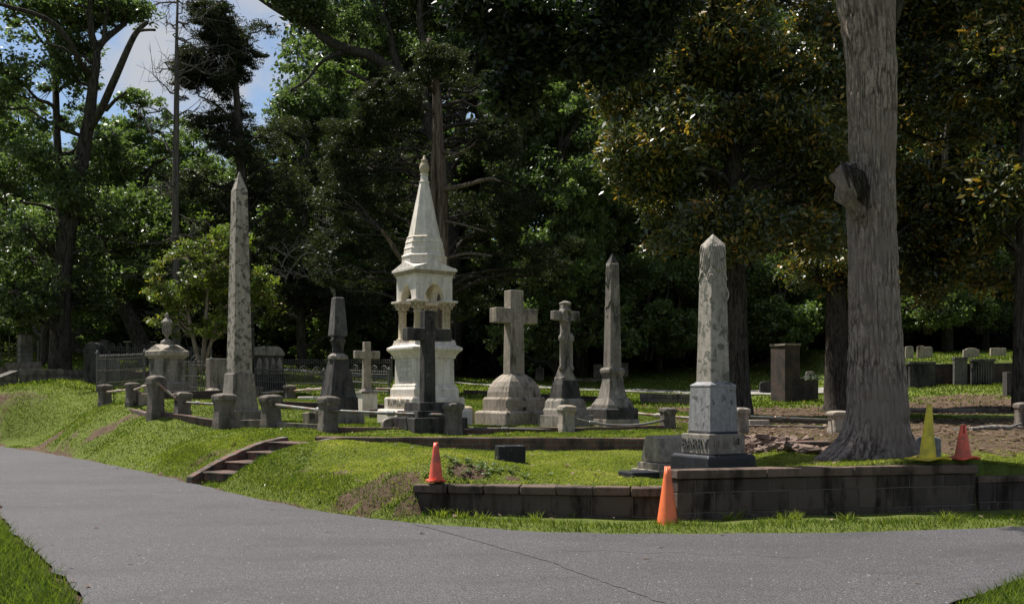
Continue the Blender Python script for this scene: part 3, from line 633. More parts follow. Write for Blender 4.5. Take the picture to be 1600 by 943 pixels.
# pale draped obelisk on the front terrace
Bm = Mon('draped_obelisk', 'pale blue grey obelisk with a carved cloth over its tip, on the front terrace', 'monument', 'barry', 39)
def bl(y0, w0, y1, w1, nm, mt, **k): return Bm.part(nm, [(y0, w0), (y1, w1)], mt, **k)
Bm.part('base', [(733, 131), (712, 131), (708, 122)], M_black, bot=.12, bevel=.012)
bl(707, 98, 676.5, 97.5, 'name_block', M_gran, bevel=.01); bl(676.5, 78, 673, 76, 'joint', M_black)
bl(673, 77, 604, 70.5, 'die', M_blue, bevel=.008); 
Bm.part('die_top', [(604, 72), (601, 72), (598, 58), (596, 52)], M_blue)
bl(600, 52.5, 383, 40, 'shaft', M_barry, bevel=.014); Bm.part('point', [(383, 40), (366, 2)], M_barry, bevel=.008)
wf = lambda y: 40 + (y - 383) * 12.5 / 217
for fc in (0, 1):
    drape(Bm, 384, 428, wf, fc, 6).build('carved_cloth', M_barry, Bm.o, 0, True)
    m = MB(); pts = []
    for j in range(20):
        t = j / 19; y = 430 + 9 * math.sin(t * 6.28) + (16 if t > .5 else 0) * (t - .5); w = wf(y) * Bm.s * Bm.k; x = (-1 + 2 * t) * w * .92
        pts.append((x, -w - .003, Bm.z(y)) if fc else (-w - .003, x, Bm.z(y)))
    m.tube(pts, .012, 6); pts = []
    for j in range(14):
        t = j / 13; y = 425 + 45 * t; w = wf(y) * Bm.s * Bm.k; x = (.75 - .35 * math.sin(t * 6)) * w * (1 if fc else -1)
        pts.append((x, -w - .003, Bm.z(y)) if fc else (-w - .003, x, Bm.z(y)))
    m.tube(pts, .010, 6); m.build('carved_tassel', M_barry, Bm.o, 0, True)
M_let3 = simple('dark_raised_lettering', (.06, .058, .055), .8); hb = 97.7 * Bm.s * Bm.k
text('BARRY', .15, .014, M_let3, Bm.o, onleft(hb, 0, Bm.z(692)))
m = MB()
for a in range(3):
    for b in range(6):
        an = b * 1.05; m.box((-.14 + a * .13 + .028 * math.cos(an), -hb - .003, Bm.z(690 + 3 * math.sin(a * 2)) + .028 * math.sin(an)), (.014, .012, .05), M=Matrix.Rotation(an, 3, 'Y'))
m.build('carved_leaves', M_gran, Bm.o, .003)
# broken black column
K_ = Mon('capped_column_monument', 'black stained monument with a tapered hood on a short neck over a flaring pyramid base', 'monument', 'dark', 25)
K_.part('base', [(663, 82), (643, 82)], M_gran, bot=.1); K_.part('step', [(643, 64), (620, 62)], M_dark)
K_.part('flared_body', [(620, 58), (602, 49), (580, 40), (563, 31), (561, 28)], M_dark)
K_.part('collar', [(562, 27), (560, 30), (556, 29), (554, 24), (552, 20)], M_gran, 8, .004)
K_.part('fluted_neck', [(553, 17), (551, 19), (549, 17.5), (547, 19), (545, 17.5), (540, 19), (533, 24), (531, 25), (529, 21), (524, 22)], M_dark, 16, 0, smooth_=True)
K_.part('hood', [(526, 22), (524.5, 31), (466, 20), (464.5, 16)], M_dgran)
# dark plain cross
def cross(mon, top, bot, armt, armb, x0, x1, sw, dep, mat, ux, taper=1.0):
    s = mon.s; m = MB(); hw = sw * s / 2; ht = dep * s / 2
    zt, zb, z1, z0 = mon.z(top), mon.z(bot), mon.z(armt), mon.z(armb); a0, a1 = x0 * s, x1 * s
    P = [(-hw * taper, zb), (-hw, z0), (a0, z0), (a0, z1), (-hw, z1), (-hw, zt), (hw, zt), (hw, z1), (a1, z1), (a1, z0), (hw, z0), (hw * taper, zb)]
    m.prism(P[::-1], -ht, ht); return m
D = Mon('plain_stone_cross', 'tall black stained plain cross standing before the white canopied monument', 'cross', 'crossD', 28)
D.part('lower_base', [(671, 124), (653, 124), (651, 122)], M_dark, bot=.1); D.part('middle_base', [(651, 96), (641, 95)], M_dark); D.part('upper_base', [(641, 74), (628, 72)], M_dark)
cross(D, 485, 629, 513, 532, -39, 39, 18, 17, M_dark, 0, 1.15).build('cross', M_dark, D.o, .012)
# big tan cross
B2 = Mon('domed_base_cross', 'largest cross, tan grey stone on a square domed base with two steps', 'cross', 'crossB', 34, cx=803)
B2.part('lower_base', [(666, 124), (644, 124), (641, 116)], M_warm, bot=.1, bevel=.014); B2.part('name_block', [(641, 99), (623, 98), (620, 92)], M_warm)
B2.part('domed_base', [(620, 85), (612, 84), (604, 78), (596, 67), (590, 54), (586, 42), (584, 34)], M_warm, bevel=.006)
cross(B2, 454, 586, 482, 505, -39, 39, 24, 20, M_warm, 0, 1.15).build('cross', M_warm, B2.o, .015)
m = MB()
for i in range(9): m.box((-.42 + i * .105, -98 * B2.s * B2.k - .001, B2.z(631)), (.05, .012, .11), jit=.008)
m.box((0, -98 * B2.s * B2.k + .001, B2.z(631)), (.98, .008, .14)); m.build('worn_inscription', M_warm, B2.o, .004)
# ornate small cross
E = Mon('ornate_cross', 'slender carved cross with a round wreath and small capped top on a stepped base', 'cross', 'crossO', 33, cx=883)
E.part('base_slab', [(669, 88), (648, 88)], M_gran, bot=.1); E.part('step', [(648, 74), (640, 72), (637, 66), (626, 62), (622, 54)], M_gran)
E.part('sloped_body', [(622, 51), (600, 42), (594, 36)], M_dark)
gm = MB(); g0, g1 = E.z(594), E.z(574); gw = 34 * E.s * E.k
gm.loft([(g0, gw), (g0 + .05, gw), (g0 + .08, gw * .86)], 4); 
for k in range(4): gm.prism([(-gw * .9, g0 + .06), (gw * .9, g0 + .06), (0, g1 + .02)], -gw * .95, -gw * .4, Matrix.Rotation(k * math.pi / 2, 4, 'Z'))
gm.build('gabled_block', M_gran, E.o, .005)
cm = MB(); s = E.s; cm.prism([(-8.0 * s, E.z(592)), (8.0 * s, E.z(592)), (6.2 * s, E.z(505)), (9 * s, E.z(501)), (24 * s, E.z(500)), (24 * s, E.z(486)), (9 * s, E.z(486)), (7 * s, E.z(482)), (7 * s, E.z(476)), (-7 * s, E.z(476)), (-7 * s, E.z(482)), (-9 * s, E.z(486)), (-24 * s, E.z(486)), (-24 * s, E.z(500)), (-9 * s, E.z(501)), (-6.2 * s, E.z(505))], -5.5 * s, 5.5 * s)
cm.build('cross', M_gran, E.o, .014)
m = MB(); zc = E.z(493)
ring = [(8.5 * s * math.cos(a * math.pi / 9), -6.3 * s, zc + 9.5 * s * math.sin(a * math.pi / 9)) for a in range(19)]
m.tube(ring, .030, 8); m.build('wreath', M_gran, E.o, 0, True)
for sx in (-1, 1):
    MB().loft([(E.z(578), .05), (E.z(574), .055), (E.z(570), .034), (E.z(534), .032), (E.z(532), .06), (E.z(526), .058), (E.z(520), .015)], 10, (sx * 8.6 * s, -3.8 * s)).build('colonnette', M_gran, E.o, 0, True)
E.part('cap', [(477, 15), (475, 20), (473, 20), (469.5, 4)], M_gran, bevel=.005)
# small white cross on a pedestal
S_ = Mon('small_cross', 'small light grey cross on a whitish block pedestal between black monument and white monument', 'cross', 'crossS', 24, cx=573)
S_.part('pedestal', [(643, 34), (614, 33)], M_white, bot=.1); S_.part('pedestal_top', [(614, 38), (611, 37)], M_gran); S_.part('foot', [(611, 26), (607, 17), (604, 15)], M_gran)
cross(S_, 534, 607, 548, 560, -21, 21, 11, 9, M_warm, 0, 1.25).build('cross', M_warm, S_.o, .012)
# urn pedestal
U = Mon('urn_pedestal', 'wide grey pedestal with peaked cap topped by a lidded stone urn at the left', 'monument', 'urn', 30)
U.part('base', [(632, 68), (598, 66), (596, 61)], M_gran, bot=.2); U.part('die', [(596, 54), (560, 53)], M_gran)
U.part('cornice', [(560, 55), (556.5, 62), (556, 66), (549, 66), (547, 60)], M_warm)
zz1 = U.z(547); zz2 = U.z(538); hq = 60 * U.s * U.k; m = MB()
V = []; f = []
for k in range(4):
    Mr = Matrix.Rotation(k * math.pi / 2, 3, 'Z'); o = len(V)
    V += [Mr @ Vector(v) for v in ((-hq, -hq, zz1 - .01), (hq, -hq, zz1 - .01), (.0, -hq * .93, zz2 - .01), (0, 0, zz2 + .03), (-hq * .5, -hq * .5, zz2 - .03), (hq * .5, -hq * .5, zz2 - .03))]
    f += [(o, o + 1, o + 2), (o, o + 2, o + 3, o + 4), (o + 1, o + 5, o + 3, o + 2)]
m.add(V, f).build('peaked_cap', M_warm, U.o, .004)
U.part('urn_foot', [(539, 20), (533, 19), (531, 12), (529, 5), (526, 4.5), (524.5, 7)], M_gran, 14, 0, smooth_=True)
U.part('urn', [(525, 6), (522, 11), (516, 13.5), (509, 14.5), (507, 13), (505.5, 18), (503, 18.5), (501, 14), (498, 9), (496.5, 5), (494, 4.5), (491, 5), (488, 1)], M_gran, 16, 0, smooth_=True)
m = MB()
for a in range(14): an = a * 2 * math.pi / 14; m.tube([(6.2 * U.s * math.cos(an), 6.2 * U.s * math.sin(an), U.z(522)), (7.2 * U.s * math.cos(an), 7.2 * U.s * math.sin(an), U.z(509))], .012, 5)
m.build('urn_fluting', M_gran, U.o)
# slanted scroll marker
G = Mon('slant_marker', 'dark slanted grave marker with rolled top on two steps left of the pale obelisk', 'headstone', 'slant', 60, cx=1043)
hx = .22; m = MB()
def rb(z0, z1, x, y, n, mt): MB().box((0, 0, (z0 + z1) / 2), (x, y, z1 - z0)).build(n, mt, G.o, .008)
G.o.rotation_euler = (0, 0, faceang(1045, 38))
rb(-.1, .07, .70, .56, 'base', M_warm); rb(.068, .15, .60, .46, 'step', M_warm)
P = [(-.21, .158), (.21, .158), (.17, .34), (.135, .45), (.10, .475), (-.05, .475), (-.11, .45), (-.13, .40)]
MB().prism([(y, z) for y, z in P], -.25, .25, Matrix.Rotation(R(90), 4, 'Z')).build('stone', M_warm, G.o, .01)
# other stones ----------------------------------------------------------------
def block(name, label, cat, px, by, d, w, h, dep, mat, th=20, taper=1, bevel=.015, cx=0, sink=.1, base=None):
    p = W(px, by, d); z = gz(p.x, p.y); t = tag(MB().box((0, 0, (h - sink) / 2), (w, dep, h + sink), 0, taper, .004).build(name, mat, None, bevel), label, cat)
    t.location = (p.x, p.y, z); t.rotation_euler = (0, 0, faceang(px, th)); return t
def headstone(label, px, by, d, wpx, top, kind, mat, th=20, dep=.12, group=None):
    p = W(px, by, d); s = d / F; w = wpx * s; h = (by - top) * s; z = gz(p.x, p.y); hw = w / 2; P = [(-hw, -.1), (hw, -.1)]
    if kind == 'round': P += [(hw * math.cos(a), h - hw + hw * math.sin(a)) for a in np.linspace(0, math.pi, 13)]
    elif kind == 'arch': P += [(hw * math.cos(a), h - hw * .35 + hw * .35 * math.sin(a)) for a in np.linspace(0, math.pi, 11)]
    elif kind == 'shoulder': P += [(hw, h * .8), (hw * .8, h * .84)] + [(hw * .72 * math.cos(a), h * .84 + (h * .16) * math.sin(a)) for a in np.linspace(0, math.pi, 9)] + [(-hw * .8, h * .84), (-hw, h * .8)]
    else: P += [(hw, h - .02), (hw * .9, h), (-hw * .9, h), (-hw, h - .02)]
    o = MB().prism(P, -dep / 2, dep / 2).build('headstone', mat, None, .012); o.location = (p.x, p.y, z); o.rotation_euler = (0, R(random.uniform(-1.5, 1.5)), faceang(px, th)); tag(o, label, 'headstone', group); return o
block('grave_marker', 'small square black granite marker sunk in the front lawn below the brick wall', 'marker', 797, 716, 12.9, .36, .24, .24, M_black, 14)
block('flat_marker', 'flat dark marker lying in the front lawn left of the pale obelisk', 'marker', 998, 737, 10.9, .36, .085, .30, M_black, 30)
block('slab_stone', 'plain upright grey block stone between urn pedestal and tall obelisk', 'headstone', 338, 620, 23.5, .42, .92, .26, M_gran, 25)
t = Mon('sloped_marker', 'low sloping stone foot at the base of the plain upright block', 'marker', (332, 622, 23), 30); t.part('slope', [(624, 32), (613, 32), (606, 14)], M_warm, bot=.1)
block('tall_slab', 'narrow dark upright slab seen just behind the tall obelisk', 'headstone', 390, 622, 24.5, .20, 1.75, .14, M_dark, 20)
block('footstone', 'small pale block at the left foot of the urn pedestal', 'marker', 227, 632, 21.6, .34, .20, .3, M_warm, 35)
block('flat_slab', 'flat pale ledger stone on the grass behind the second rail post', 'marker', 490, 632, 24.5, .62, .08, .5, M_white, 50)
block('footstone', 'low pinkish block at the left foot of the black stained monument', 'marker', 487, 661, 18.3, .26, .22, .2, M_warm, 35)
block('footstone', 'small low pale block on the grass right of the rear terrace post', 'marker', 1181, 668, 18.8, .42, .13, .3, M_warm, 30)
block('urn_base_stone', 'low dark block behind the white canopied monument', 'marker', 588, 652, 20.5, .4, .16, .3, M_dark, 20)
q = Mon('curved_footstone', 'low grey footstone with a curved top lying before the white monument', 'marker', (613, 671, 17), 12)
MB().prism([(-.18, -.05), (.18, -.05), (.18, .07)] + [(.18 * math.cos(a), .07 + .075 * math.sin(a)) for a in np.linspace(0, math.pi, 9)][1:-1] + [(-.18, .07)], -.11, .11).build('stone', M_gran, q.o, .008)
q = Mon('wall_stone', 'rounded pale stone peeping out behind the right side of the white monument', 'marker', (728, 648, 20.3), 12)
MB().loft([(-.1, .17), (.2, .17), (.3, .13), (.33, .08)], 8).build('stone', M_cream, q.o, .02)
q = Mon('urn_base_stone', 'small rounded stone peeping out behind the carved obelisk', 'marker', (925, 640, 22), 12)
MB().loft([(-.1, .16), (.2, .15), (.28, .08)], 8).build('stone', M_gran, q.o, .02)
# sarcophagus with pointed arches
Q_ = PL['sarc']; p = W(*Q_); sc = Q_[2] / F
sq = thing('tomb', 'dark roofed stone tomb with pointed arch panels behind the tall obelisk', 'tomb', (p.x, p.y, gz(p.x, p.y)), faceang(416, 18))
w_, d_ = 46 * sc, .55
MB().box((0, 0, .12), (w_ * 1.08, d_ * 1.2, .45)).build('base', M_dark, sq, .012); MB().box((0, 0, .62), (w_ * .96, d_, .62)).build('chest', M_dark, sq, .01)
MB().prism([(-w_ * .52, .93), (w_ * .52, .93), (w_ * .52, 1.0), (w_ * .42, 1.12), (w_ * .3, 1.18), (-w_ * .3, 1.18), (-w_ * .42, 1.12), (-w_ * .52, 1.0)], -d_ * .58, d_ * .58).build('roof', M_gran, sq, .02)
for i in range(4):
    x = (-1.5 + i) * w_ * .235; P = [(x - .075, .42), (x + .075, .42), (x + .075, .70), (x + .05, .82), (x, .89), (x - .05, .82), (x - .075, .70)]
    MB().prism(P, -d_ * .5 - .015, -d_ * .5 + .01).build('arch_panel', M_gran, sq, .006)
# upper left stones
headstone('tall dark rounded headstone seen nearly edge on, leftmost behind the iron fence', 151, 592, 27.5, 27, 529, 'round', M_dark, -30, .45)
headstone('dark pointed headstone right behind the tall rounded one', 163, 590, 29, 14, 526, 'arch', M_dark, -20, .2)
headstone('half round grey headstone top above the iron fence', 177, 585, 29, 20, 550, 'round', M_gran, 10)
headstone('grey headstone in front of the big left tree trunk, left one of two', 72, 581, 30, 13, 560, 'arch', M_gran, 10)
headstone('grey headstone in front of the big left tree trunk, right one of two', 94, 581, 30, 13, 559, 'shoulder', M_gran, 10)
headstone('small narrow stone between the two headstones before the left tree', 83, 581, 29.6, 6, 567, 'flat', M_gran, 10)
headstone('tiny white headstone on the upper left terrace', 43, 578, 31, 9, 569, 'flat', M_white, 10)
headstone('half hidden rounded headstone right of the urn pedestal', 302, 600, 27, 12, 553, 'round', M_warm, 10)
headstone('small dark headstone in the shade behind the crape myrtle', 337, 570, 33, 12, 542, 'arch', M_dark, 10)
block('stone_pillar', 'stubby grey stone pillar on the upper left lawn', 'pillar', 39, 558, 40, .45, 1.15, .45, M_gran, 15)
brickwall('stone_retaining_wall', 'low rough stone retaining wall at the left behind the grass bank', v2(30, 594, 27.6), v2(140, 592, 28.2), 1.93, 1.93, .5, .3, M_rubble)
brickwall('stone_retaining_wall', 'far left end of rough stone wall turning down the bank', v2(-40, 600, 26.2), v2(29, 594, 27.5), 1.45, 1.90, .5, .3, M_rubble)
brickwall('stone_retaining_wall', 'upper pale edged terrace curb left of the big tree trunk', v2(10, 580, 30.5), v2(65, 578, 31), 2.20, 2.25, .3, .25, M_ledge)
brickwall('stone_retaining_wall', 'dark stone bank wall on the upper left in front of the shed', v2(25, 545, 45), v2(165, 545, 46), 4.35, 4.2, 1.6, .4, M_rubble)
brickwall('stone_retaining_wall', 'pale topped terrace curb at the far left edge', v2(-30, 578, 30), v2(34, 575, 31), 2.05, 2.10, .2, .25, M_ledge)
# rear headstones
headstone('pale headstone in the shade left of the ornate cross', 843, 580, 44, 13, 558, 'arch', M_gran, 10)
headstone('left one of two pale stones in the shade by the carved obelisk', 934, 577, 46, 14, 556, 'flat', M_gran, 10)
headstone('right one of two pale stones in the shade by the carved obelisk', 973, 577, 46, 17, 555, 'flat', M_gran, 10)
headstone('dark broad headstone left of the brick pillar', 1200, 592, 37, 26, 573, 'arch', M_dark, 10, .3)
headstone('narrow lit headstone just right of the brick pillar', 1266, 592, 38, 13, 566, 'arch', M_gran, 10)
headstone('white topped headstone by the big trunk, leftmost of the three on the right terrace', 1421, 570, 40, 12, 550, 'arch', M_warm, 15, .1)
headstone('white topped headstone, middle of the three on the right terrace', 1439, 569, 40, 12, 550, 'arch', M_warm, 15, .1)
headstone('white topped headstone, right of the three on the right terrace', 1451, 568, 40, 11, 551, 'arch', M_warm, 15, .1)
headstone('wide pale headstone with rocky top on the right terrace wall', 1517, 568, 39, 23, 552, 'shoulder', M_warm, 10, .25)
headstone('wide pale headstone nearest the right edge on the terrace wall', 1559, 566, 39, 22, 553, 'flat', M_warm, 10, .25)
headstone('small grey headstone half hidden behind the yellow cone', 1451, 716, 11.7, 36, 676, 'arch', M_blue, 5, .07)
block('stone_box_tomb', 'dark box tomb at the right edge below the terrace wall', 'tomb', 1590, 612, 31, .75, .75, .5, M_dark, 15)
bp = thing('brick_pillar_wall', 'dark brick pillar with a lower brick wall running to the right from it', 'wall', (W(1227, 626, 33).x, 33, gz(W(1227, 626, 33).x, 33)), faceang(1227, 40))
MB().box((0, 0, .85), (.62, .72, 1.95)).build('pillar', M_brickd, bp, .012); MB().box((0, 0, 1.86), (.68, .78, .07), jit=.008).build('pillar_cap', M_ledge, bp, .01)
m = MB().box((.86, .2, .3), (1.1, .4, .88)); m.build('low_wall', M_brickd, bp, .012); MB().box((.86, .2, .765), (1.12, .46, .05), jit=.01).build('wall_cap', M_rubble, bp, .01)
# dark terrace wall with vault doors at right
tw = brickwall('terrace_wall', 'long dark stone terrace wall with vault fronts at the right', v2(1405, 610, 36.2), (30, 36.2), 2.32, 2.55, 1.25, .35, M_brickd)
for px, lab, w, h, mt in ((1440, 'dark square vault front set against the terrace wall behind the big trunk', .9, .85, M_dark), (1500, 'grey streaked slab front standing against the terrace wall', .45, .95, M_dgran), (1535, 'barred vault front in the terrace wall near the right edge', .8, .85, M_dark)):
    d = 35.9; p = W(px, 606, d); t = thing('vault_front', lab, 'vault', (p.x, p.y, gz(p.x, p.y)), 0)
    MB().box((0, 0, h / 2), (w, .18, h)).build('slab', mt, t, .01); MB().box((0, 0, h + .04), (w * 1.08, .24, .09)).build('lintel', M_dgran, t, .008)
    if px == 1535:
        m = MB()
        for i in range(7): m.box((-.27 + i * .09, -.10, h * .45), (.02, .02, h * .7))
        m.build('bars', M_iron, t)
# flowers at the brick pillar
p = W(1270, 598, 32.5); z = gz(p.x, p.y) + .0
fl = thing('flower_bouquet', 'small bunch of white flowers with green leaves on the low brick wall', 'flowers', (p.x, p.y + .1, W(1270, 594, 32.5).z), 0)
m = MB(); m2 = MB()
for i in range(26): m.loft([(random.uniform(0, .16), .001)] + [(0, 0)], 4) if False else m.box((random.uniform(-.25, .1), random.uniform(-.1, .1), random.uniform(.02, .16)), (.04, .04, .035), random.random(), jit=.01)
for i in range(70): m2.box((random.uniform(-.1, .38), random.uniform(-.12, .12), random.uniform(.0, .2)), (.07, .004, .02), M=Matrix.Rotation(random.uniform(0, 6), 3, 'Z') @ Matrix.Rotation(random.uniform(-1, 1), 3, 'Y'))
m.build('blossoms', M_flower, fl); m2.build('leaves', simple('leafy_green', (.05, .1, .03)), fl)
# ------------------------------------------------------------------ posts and rails
def post_mesh(h, w, seed):
    rnd = random.Random(seed); k = w / .3
    def ring(z, x, ch):
        a = x; b = x - ch; return [(b, -a, z), (a, -b, z), (a, b, z), (b, a, z), (-b, a, z), (-a, b, z), (-a, -b, z), (-b, -a, z)]
    LV = [(-.12, .5, .10), (h * .12, .5, .10), (h * .3, .47, .12), (h * .62, .455, .12), (h * .74, .48, .10), (h * .80, .54, .08), (h * .91, .545, .09), (h * .955, .50, .14), (h * .985, .36, .14), (h, .18, .08)]
    V = []; 
    for z, x, ch in LV: V += [(a * 1 + rnd.uniform(-.004, .004), b + rnd.uniform(-.004, .004), c) for a, b, c in ring(z, x * w, ch * w)]
    n = 8; f = [tuple(range(7, -1, -1)), tuple(range(len(V) - 8, len(V)))]
    for j in range(len(LV) - 1):
        for i in range(8): a = j * 8 + i; b = j * 8 + (i + 1) % 8; f.append((a, b, b + 8, a + 8))
    return MB().add(V, f)
plab = ['leftmost squat stone post at the top of the grass bank', 'second squat stone post from the left on the bank top', 'tallest stone corner post, with a pipe sloping down to the right', 'stone post just right of the tall corner post',
        'wide blackened stone post in front of the tall obelisk', 'lichened stone post right of the tall obelisk, above the steps', 'stone post in front of the black stained monument', 'stone post right of the plain black cross', 'slim square stone post before the ornate cross',
        'low stone post on the grass behind the lichened post', 'small dark capped post at the right foot of the tall obelisk', 'short peaked stone post left of the pale draped obelisk', 'pale peaked stone post right of the pale draped obelisk', 'pale cracked stone post beside the big trunk', 'stone post cut by the right edge']
ph = [.50, .42, .86, .56, .72, .62, .60, .53, .49, .33, .30, .36, .46, .38, .42]; pw = [.26, .245, .28, .285, .34, .32, .285, .265, .25, .27, .18, .24, .23, .29, .24]
PW = []
for i, (px, by, d, _) in enumerate(POSTS):
    p = W(px, by, d); zz = gz(p.x, p.y); tp = {0: 600, 1: 597, 2: 586, 3: 612, 4: 614, 5: 616, 6: 618, 7: 628, 8: 632, 9: 601, 10: 603, 11: 636, 12: 636, 13: 641, 14: 628}[i]
    h = W(px, tp, d).z - zz; o = post_mesh(h, pw[i], i).build('stone_post', M_warm if i in (12, 13, 8) else M_post, None, .012)
    o.location = (p.x, p.y, zz); o.rotation_euler = (R(random.uniform(-1.5, 1.5)), R(random.uniform(-2, 2)), faceang(px, 27)); tag(o, plab[i], 'post', 'stone posts around the grave plot'); PW.append((p, zz, h))
def rail(label, a, b, sag=0, r=.022, coll=.5, mat=None, gr='pipe rails between the stone posts'):
    A = W(*a); B = W(*b); o = thing('pipe_rail', label, 'rail', A, 0, gr); pts = [(A.lerp(B, t / 8) - A) - Vector((0, 0, sag * 4 * (t / 8) * (1 - t / 8))) for t in range(9)]
    MB().tube(pts, r, 8).build('pipe', mat or M_pipe, o, 0, True)
    if coll: 
        c = pts[4] if coll == .5 else pts[int(coll * 8)]; dv = (B - A).normalized(); MB().tube([Vector(c) - dv * .07, Vector(c) - dv * .05, Vector(c) + dv * .05, Vector(c) + dv * .07], [r * 1.1, r * 1.8, r * 1.8, r * 1.1], 10).build('coupling', mat or M_pipe, o)
    return o
M_pipel = simple('pale_rusty_pipe', (.33, .28, .23), .7, .1, .3, 9, .3, (.22, .12, .08))
rail('pale pipe rail between the two leftmost posts', (166, 612, 22.9), (205, 608, 21.6), mat=M_pipel); rail('pale pipe rail rising to the tall corner post', (209, 609, 21.4), (241, 598, 19.7), mat=M_pipel)
rail('pale pipe sloping down from the tall corner post', (245, 597, 19.4), (284, 630, 19.4), .0, .026, 0, mat=M_pipel); rail('pipe rail ending at the wide blackened post', (286, 628, 19.4), (349, 632, 18.6), coll=.4)
rail('grey pipe rail above the steps', (427, 632, 17.9), (510, 642, 16.6), 0, .03, .9); rail('long dark pipe rail crossing in front of the white monument', (514, 641, 16.5), (707, 648, 16.5), .01, .026, .6, M_pipe)
rail('fallen pipe lying on the plot curb left of the slim post', (718, 668, 16.7), (860, 671, 16.7), 0, .018, .5, M_iron); rail('sagging pipe rail below the carved obelisk', (886, 650, 16.8), (1040, 655, 17.3), .13, .022, .3, M_pipe)
rail('tan pipe rail left of the black stained monument', (405, 614, 26), (452, 611, 25.5), 0, .03, .6, M_pipel); rail('tan pipe rail ending behind the black stained monument', (454, 611, 25.5), (512, 606, 24.5), 0, .03, .6, M_pipel)
rail('straight grey pipe rail between pale post and big trunk', (1159, 650, 16.3), (1309, 656, 16.6), 0, .02, .4); rail('pipe rail behind the short peaked post', (990, 645, 20), (1150, 656, 19.2), .02, .028, .3, M_pipel)
rail('pipe rail seen between small cross and white monument', (587, 607, 24), (640, 608, 24), 0, .028, 0, M_pipel)
# ------------------------------------------------------------------ iron fences
def fence(label, A, B, h=.75, n=40, scroll=False, lean=.0, sp=True, zoff=0, mat=None):
    A = W(*A); B = W(*B); e = B - A; Ln = math.hypot(e.x, e.y); o = thing('iron_fence', label, 'fence', A, math.atan2(e.y, e.x)); dz = e.z
    pk = MB(); rl = MB(); mt = mat or M_iron
    for i in range(n + 1):
        x = Ln * i / n; z = dz * i / n; l = random.uniform(-lean, lean); pk.box((x + l * h / 2, 0, z + h / 2), (.014, .014, h), M=Matrix.Rotation(l, 3, 'Y'))
        if sp: pk.loft([(z + h, .012), (z + h + .02, .024), (z + h + .07, .001)], 4, (x + l * h, 0))
    pk.build('pickets', mt, o)
    for zh in (.12, h * .55, h * .93): rl.tube([(0, 0, zh), (Ln / 2, 0, zh + dz / 2 - .01), (Ln, 0, zh + dz)], .014, 6)
    rl.build('rails', mt, o)
    for x in (0, Ln): MB().loft([(-.1, .03), (h + .08, .03), (h + .10, .045), (h + .16, .02), (h + .18, .001)], 8, (x, 0)).build('fence_post', mt, o) if x == 0 else MB().loft([(dz - .1, .03), (dz + h + .08, .03), (dz + h + .10, .045), (dz + h + .18, .001)], 8, (x, 0)).build('fence_post', mt, o)
    if scroll:
        m = MB(); k = int(Ln / .42)
        for i in range(k):
            cx = (i + .5) * Ln / k; cz = h + .02 + dz * (i + .5) / k
            m.tube([(cx + .15 * math.cos(a), 0, cz + .17 * math.sin(a)) for a in np.linspace(0, math.pi, 11)], .012, 5)
            m.tube([(cx + (.02 + .06 * t) * math.cos(t * 8), 0, cz + .06 + (.02 + .05 * t) * math.sin(t * 8)) for t in np.linspace(0, 1, 12)], .009, 5)
        m.build('scrolls', mt, o)
    return o
fence('dense iron picket fence left of the urn pedestal', (152, 606, 24), (226, 600, 25.5), .74, 30, lean=.02)
fence('iron fence return running back at the left corner', (152, 606, 24), (170, 596, 29), .74, 20)
fence('leaning ornate iron fence right of the urn pedestal', (284, 612, 24.6), (330, 612, 25), .72, 16, True, lean=.12)
fence('ornate iron fence with scroll tops between tall obelisk and black monument', (395, 615, 26), (506, 618, 28), .62, 34, True)
fence('iron fence with scrolls around the small cross plot', (520, 612, 29), (608, 618, 27), .62, 26, True)
fence('dark iron fence further back beside the tomb', (440, 600, 34), (612, 598, 36), .8, 50, False)
fence('iron fence in the shade behind the upper left stones', (170, 578, 36), (330, 590, 33), .8, 44, True)
fence('thin railing on the upper left lawn', (-10, 565, 37), (60, 560, 38), .55, 6, False, sp=False)
# chain-link handrail at the far left
t = thing('pipe_railing', 'thin metal railing at the left edge below bright foliage', 'railing', W(-10, 530, 44), 0); m = MB()
m.tube([(0, 0, .55), (1.45, 0, .5)], .03, 6)
for x in (.0, .7, 1.42): m.tube([(x, 0, -.9), (x, 0, .5)], .025, 6)
m.build('frame', M_pipe, t)
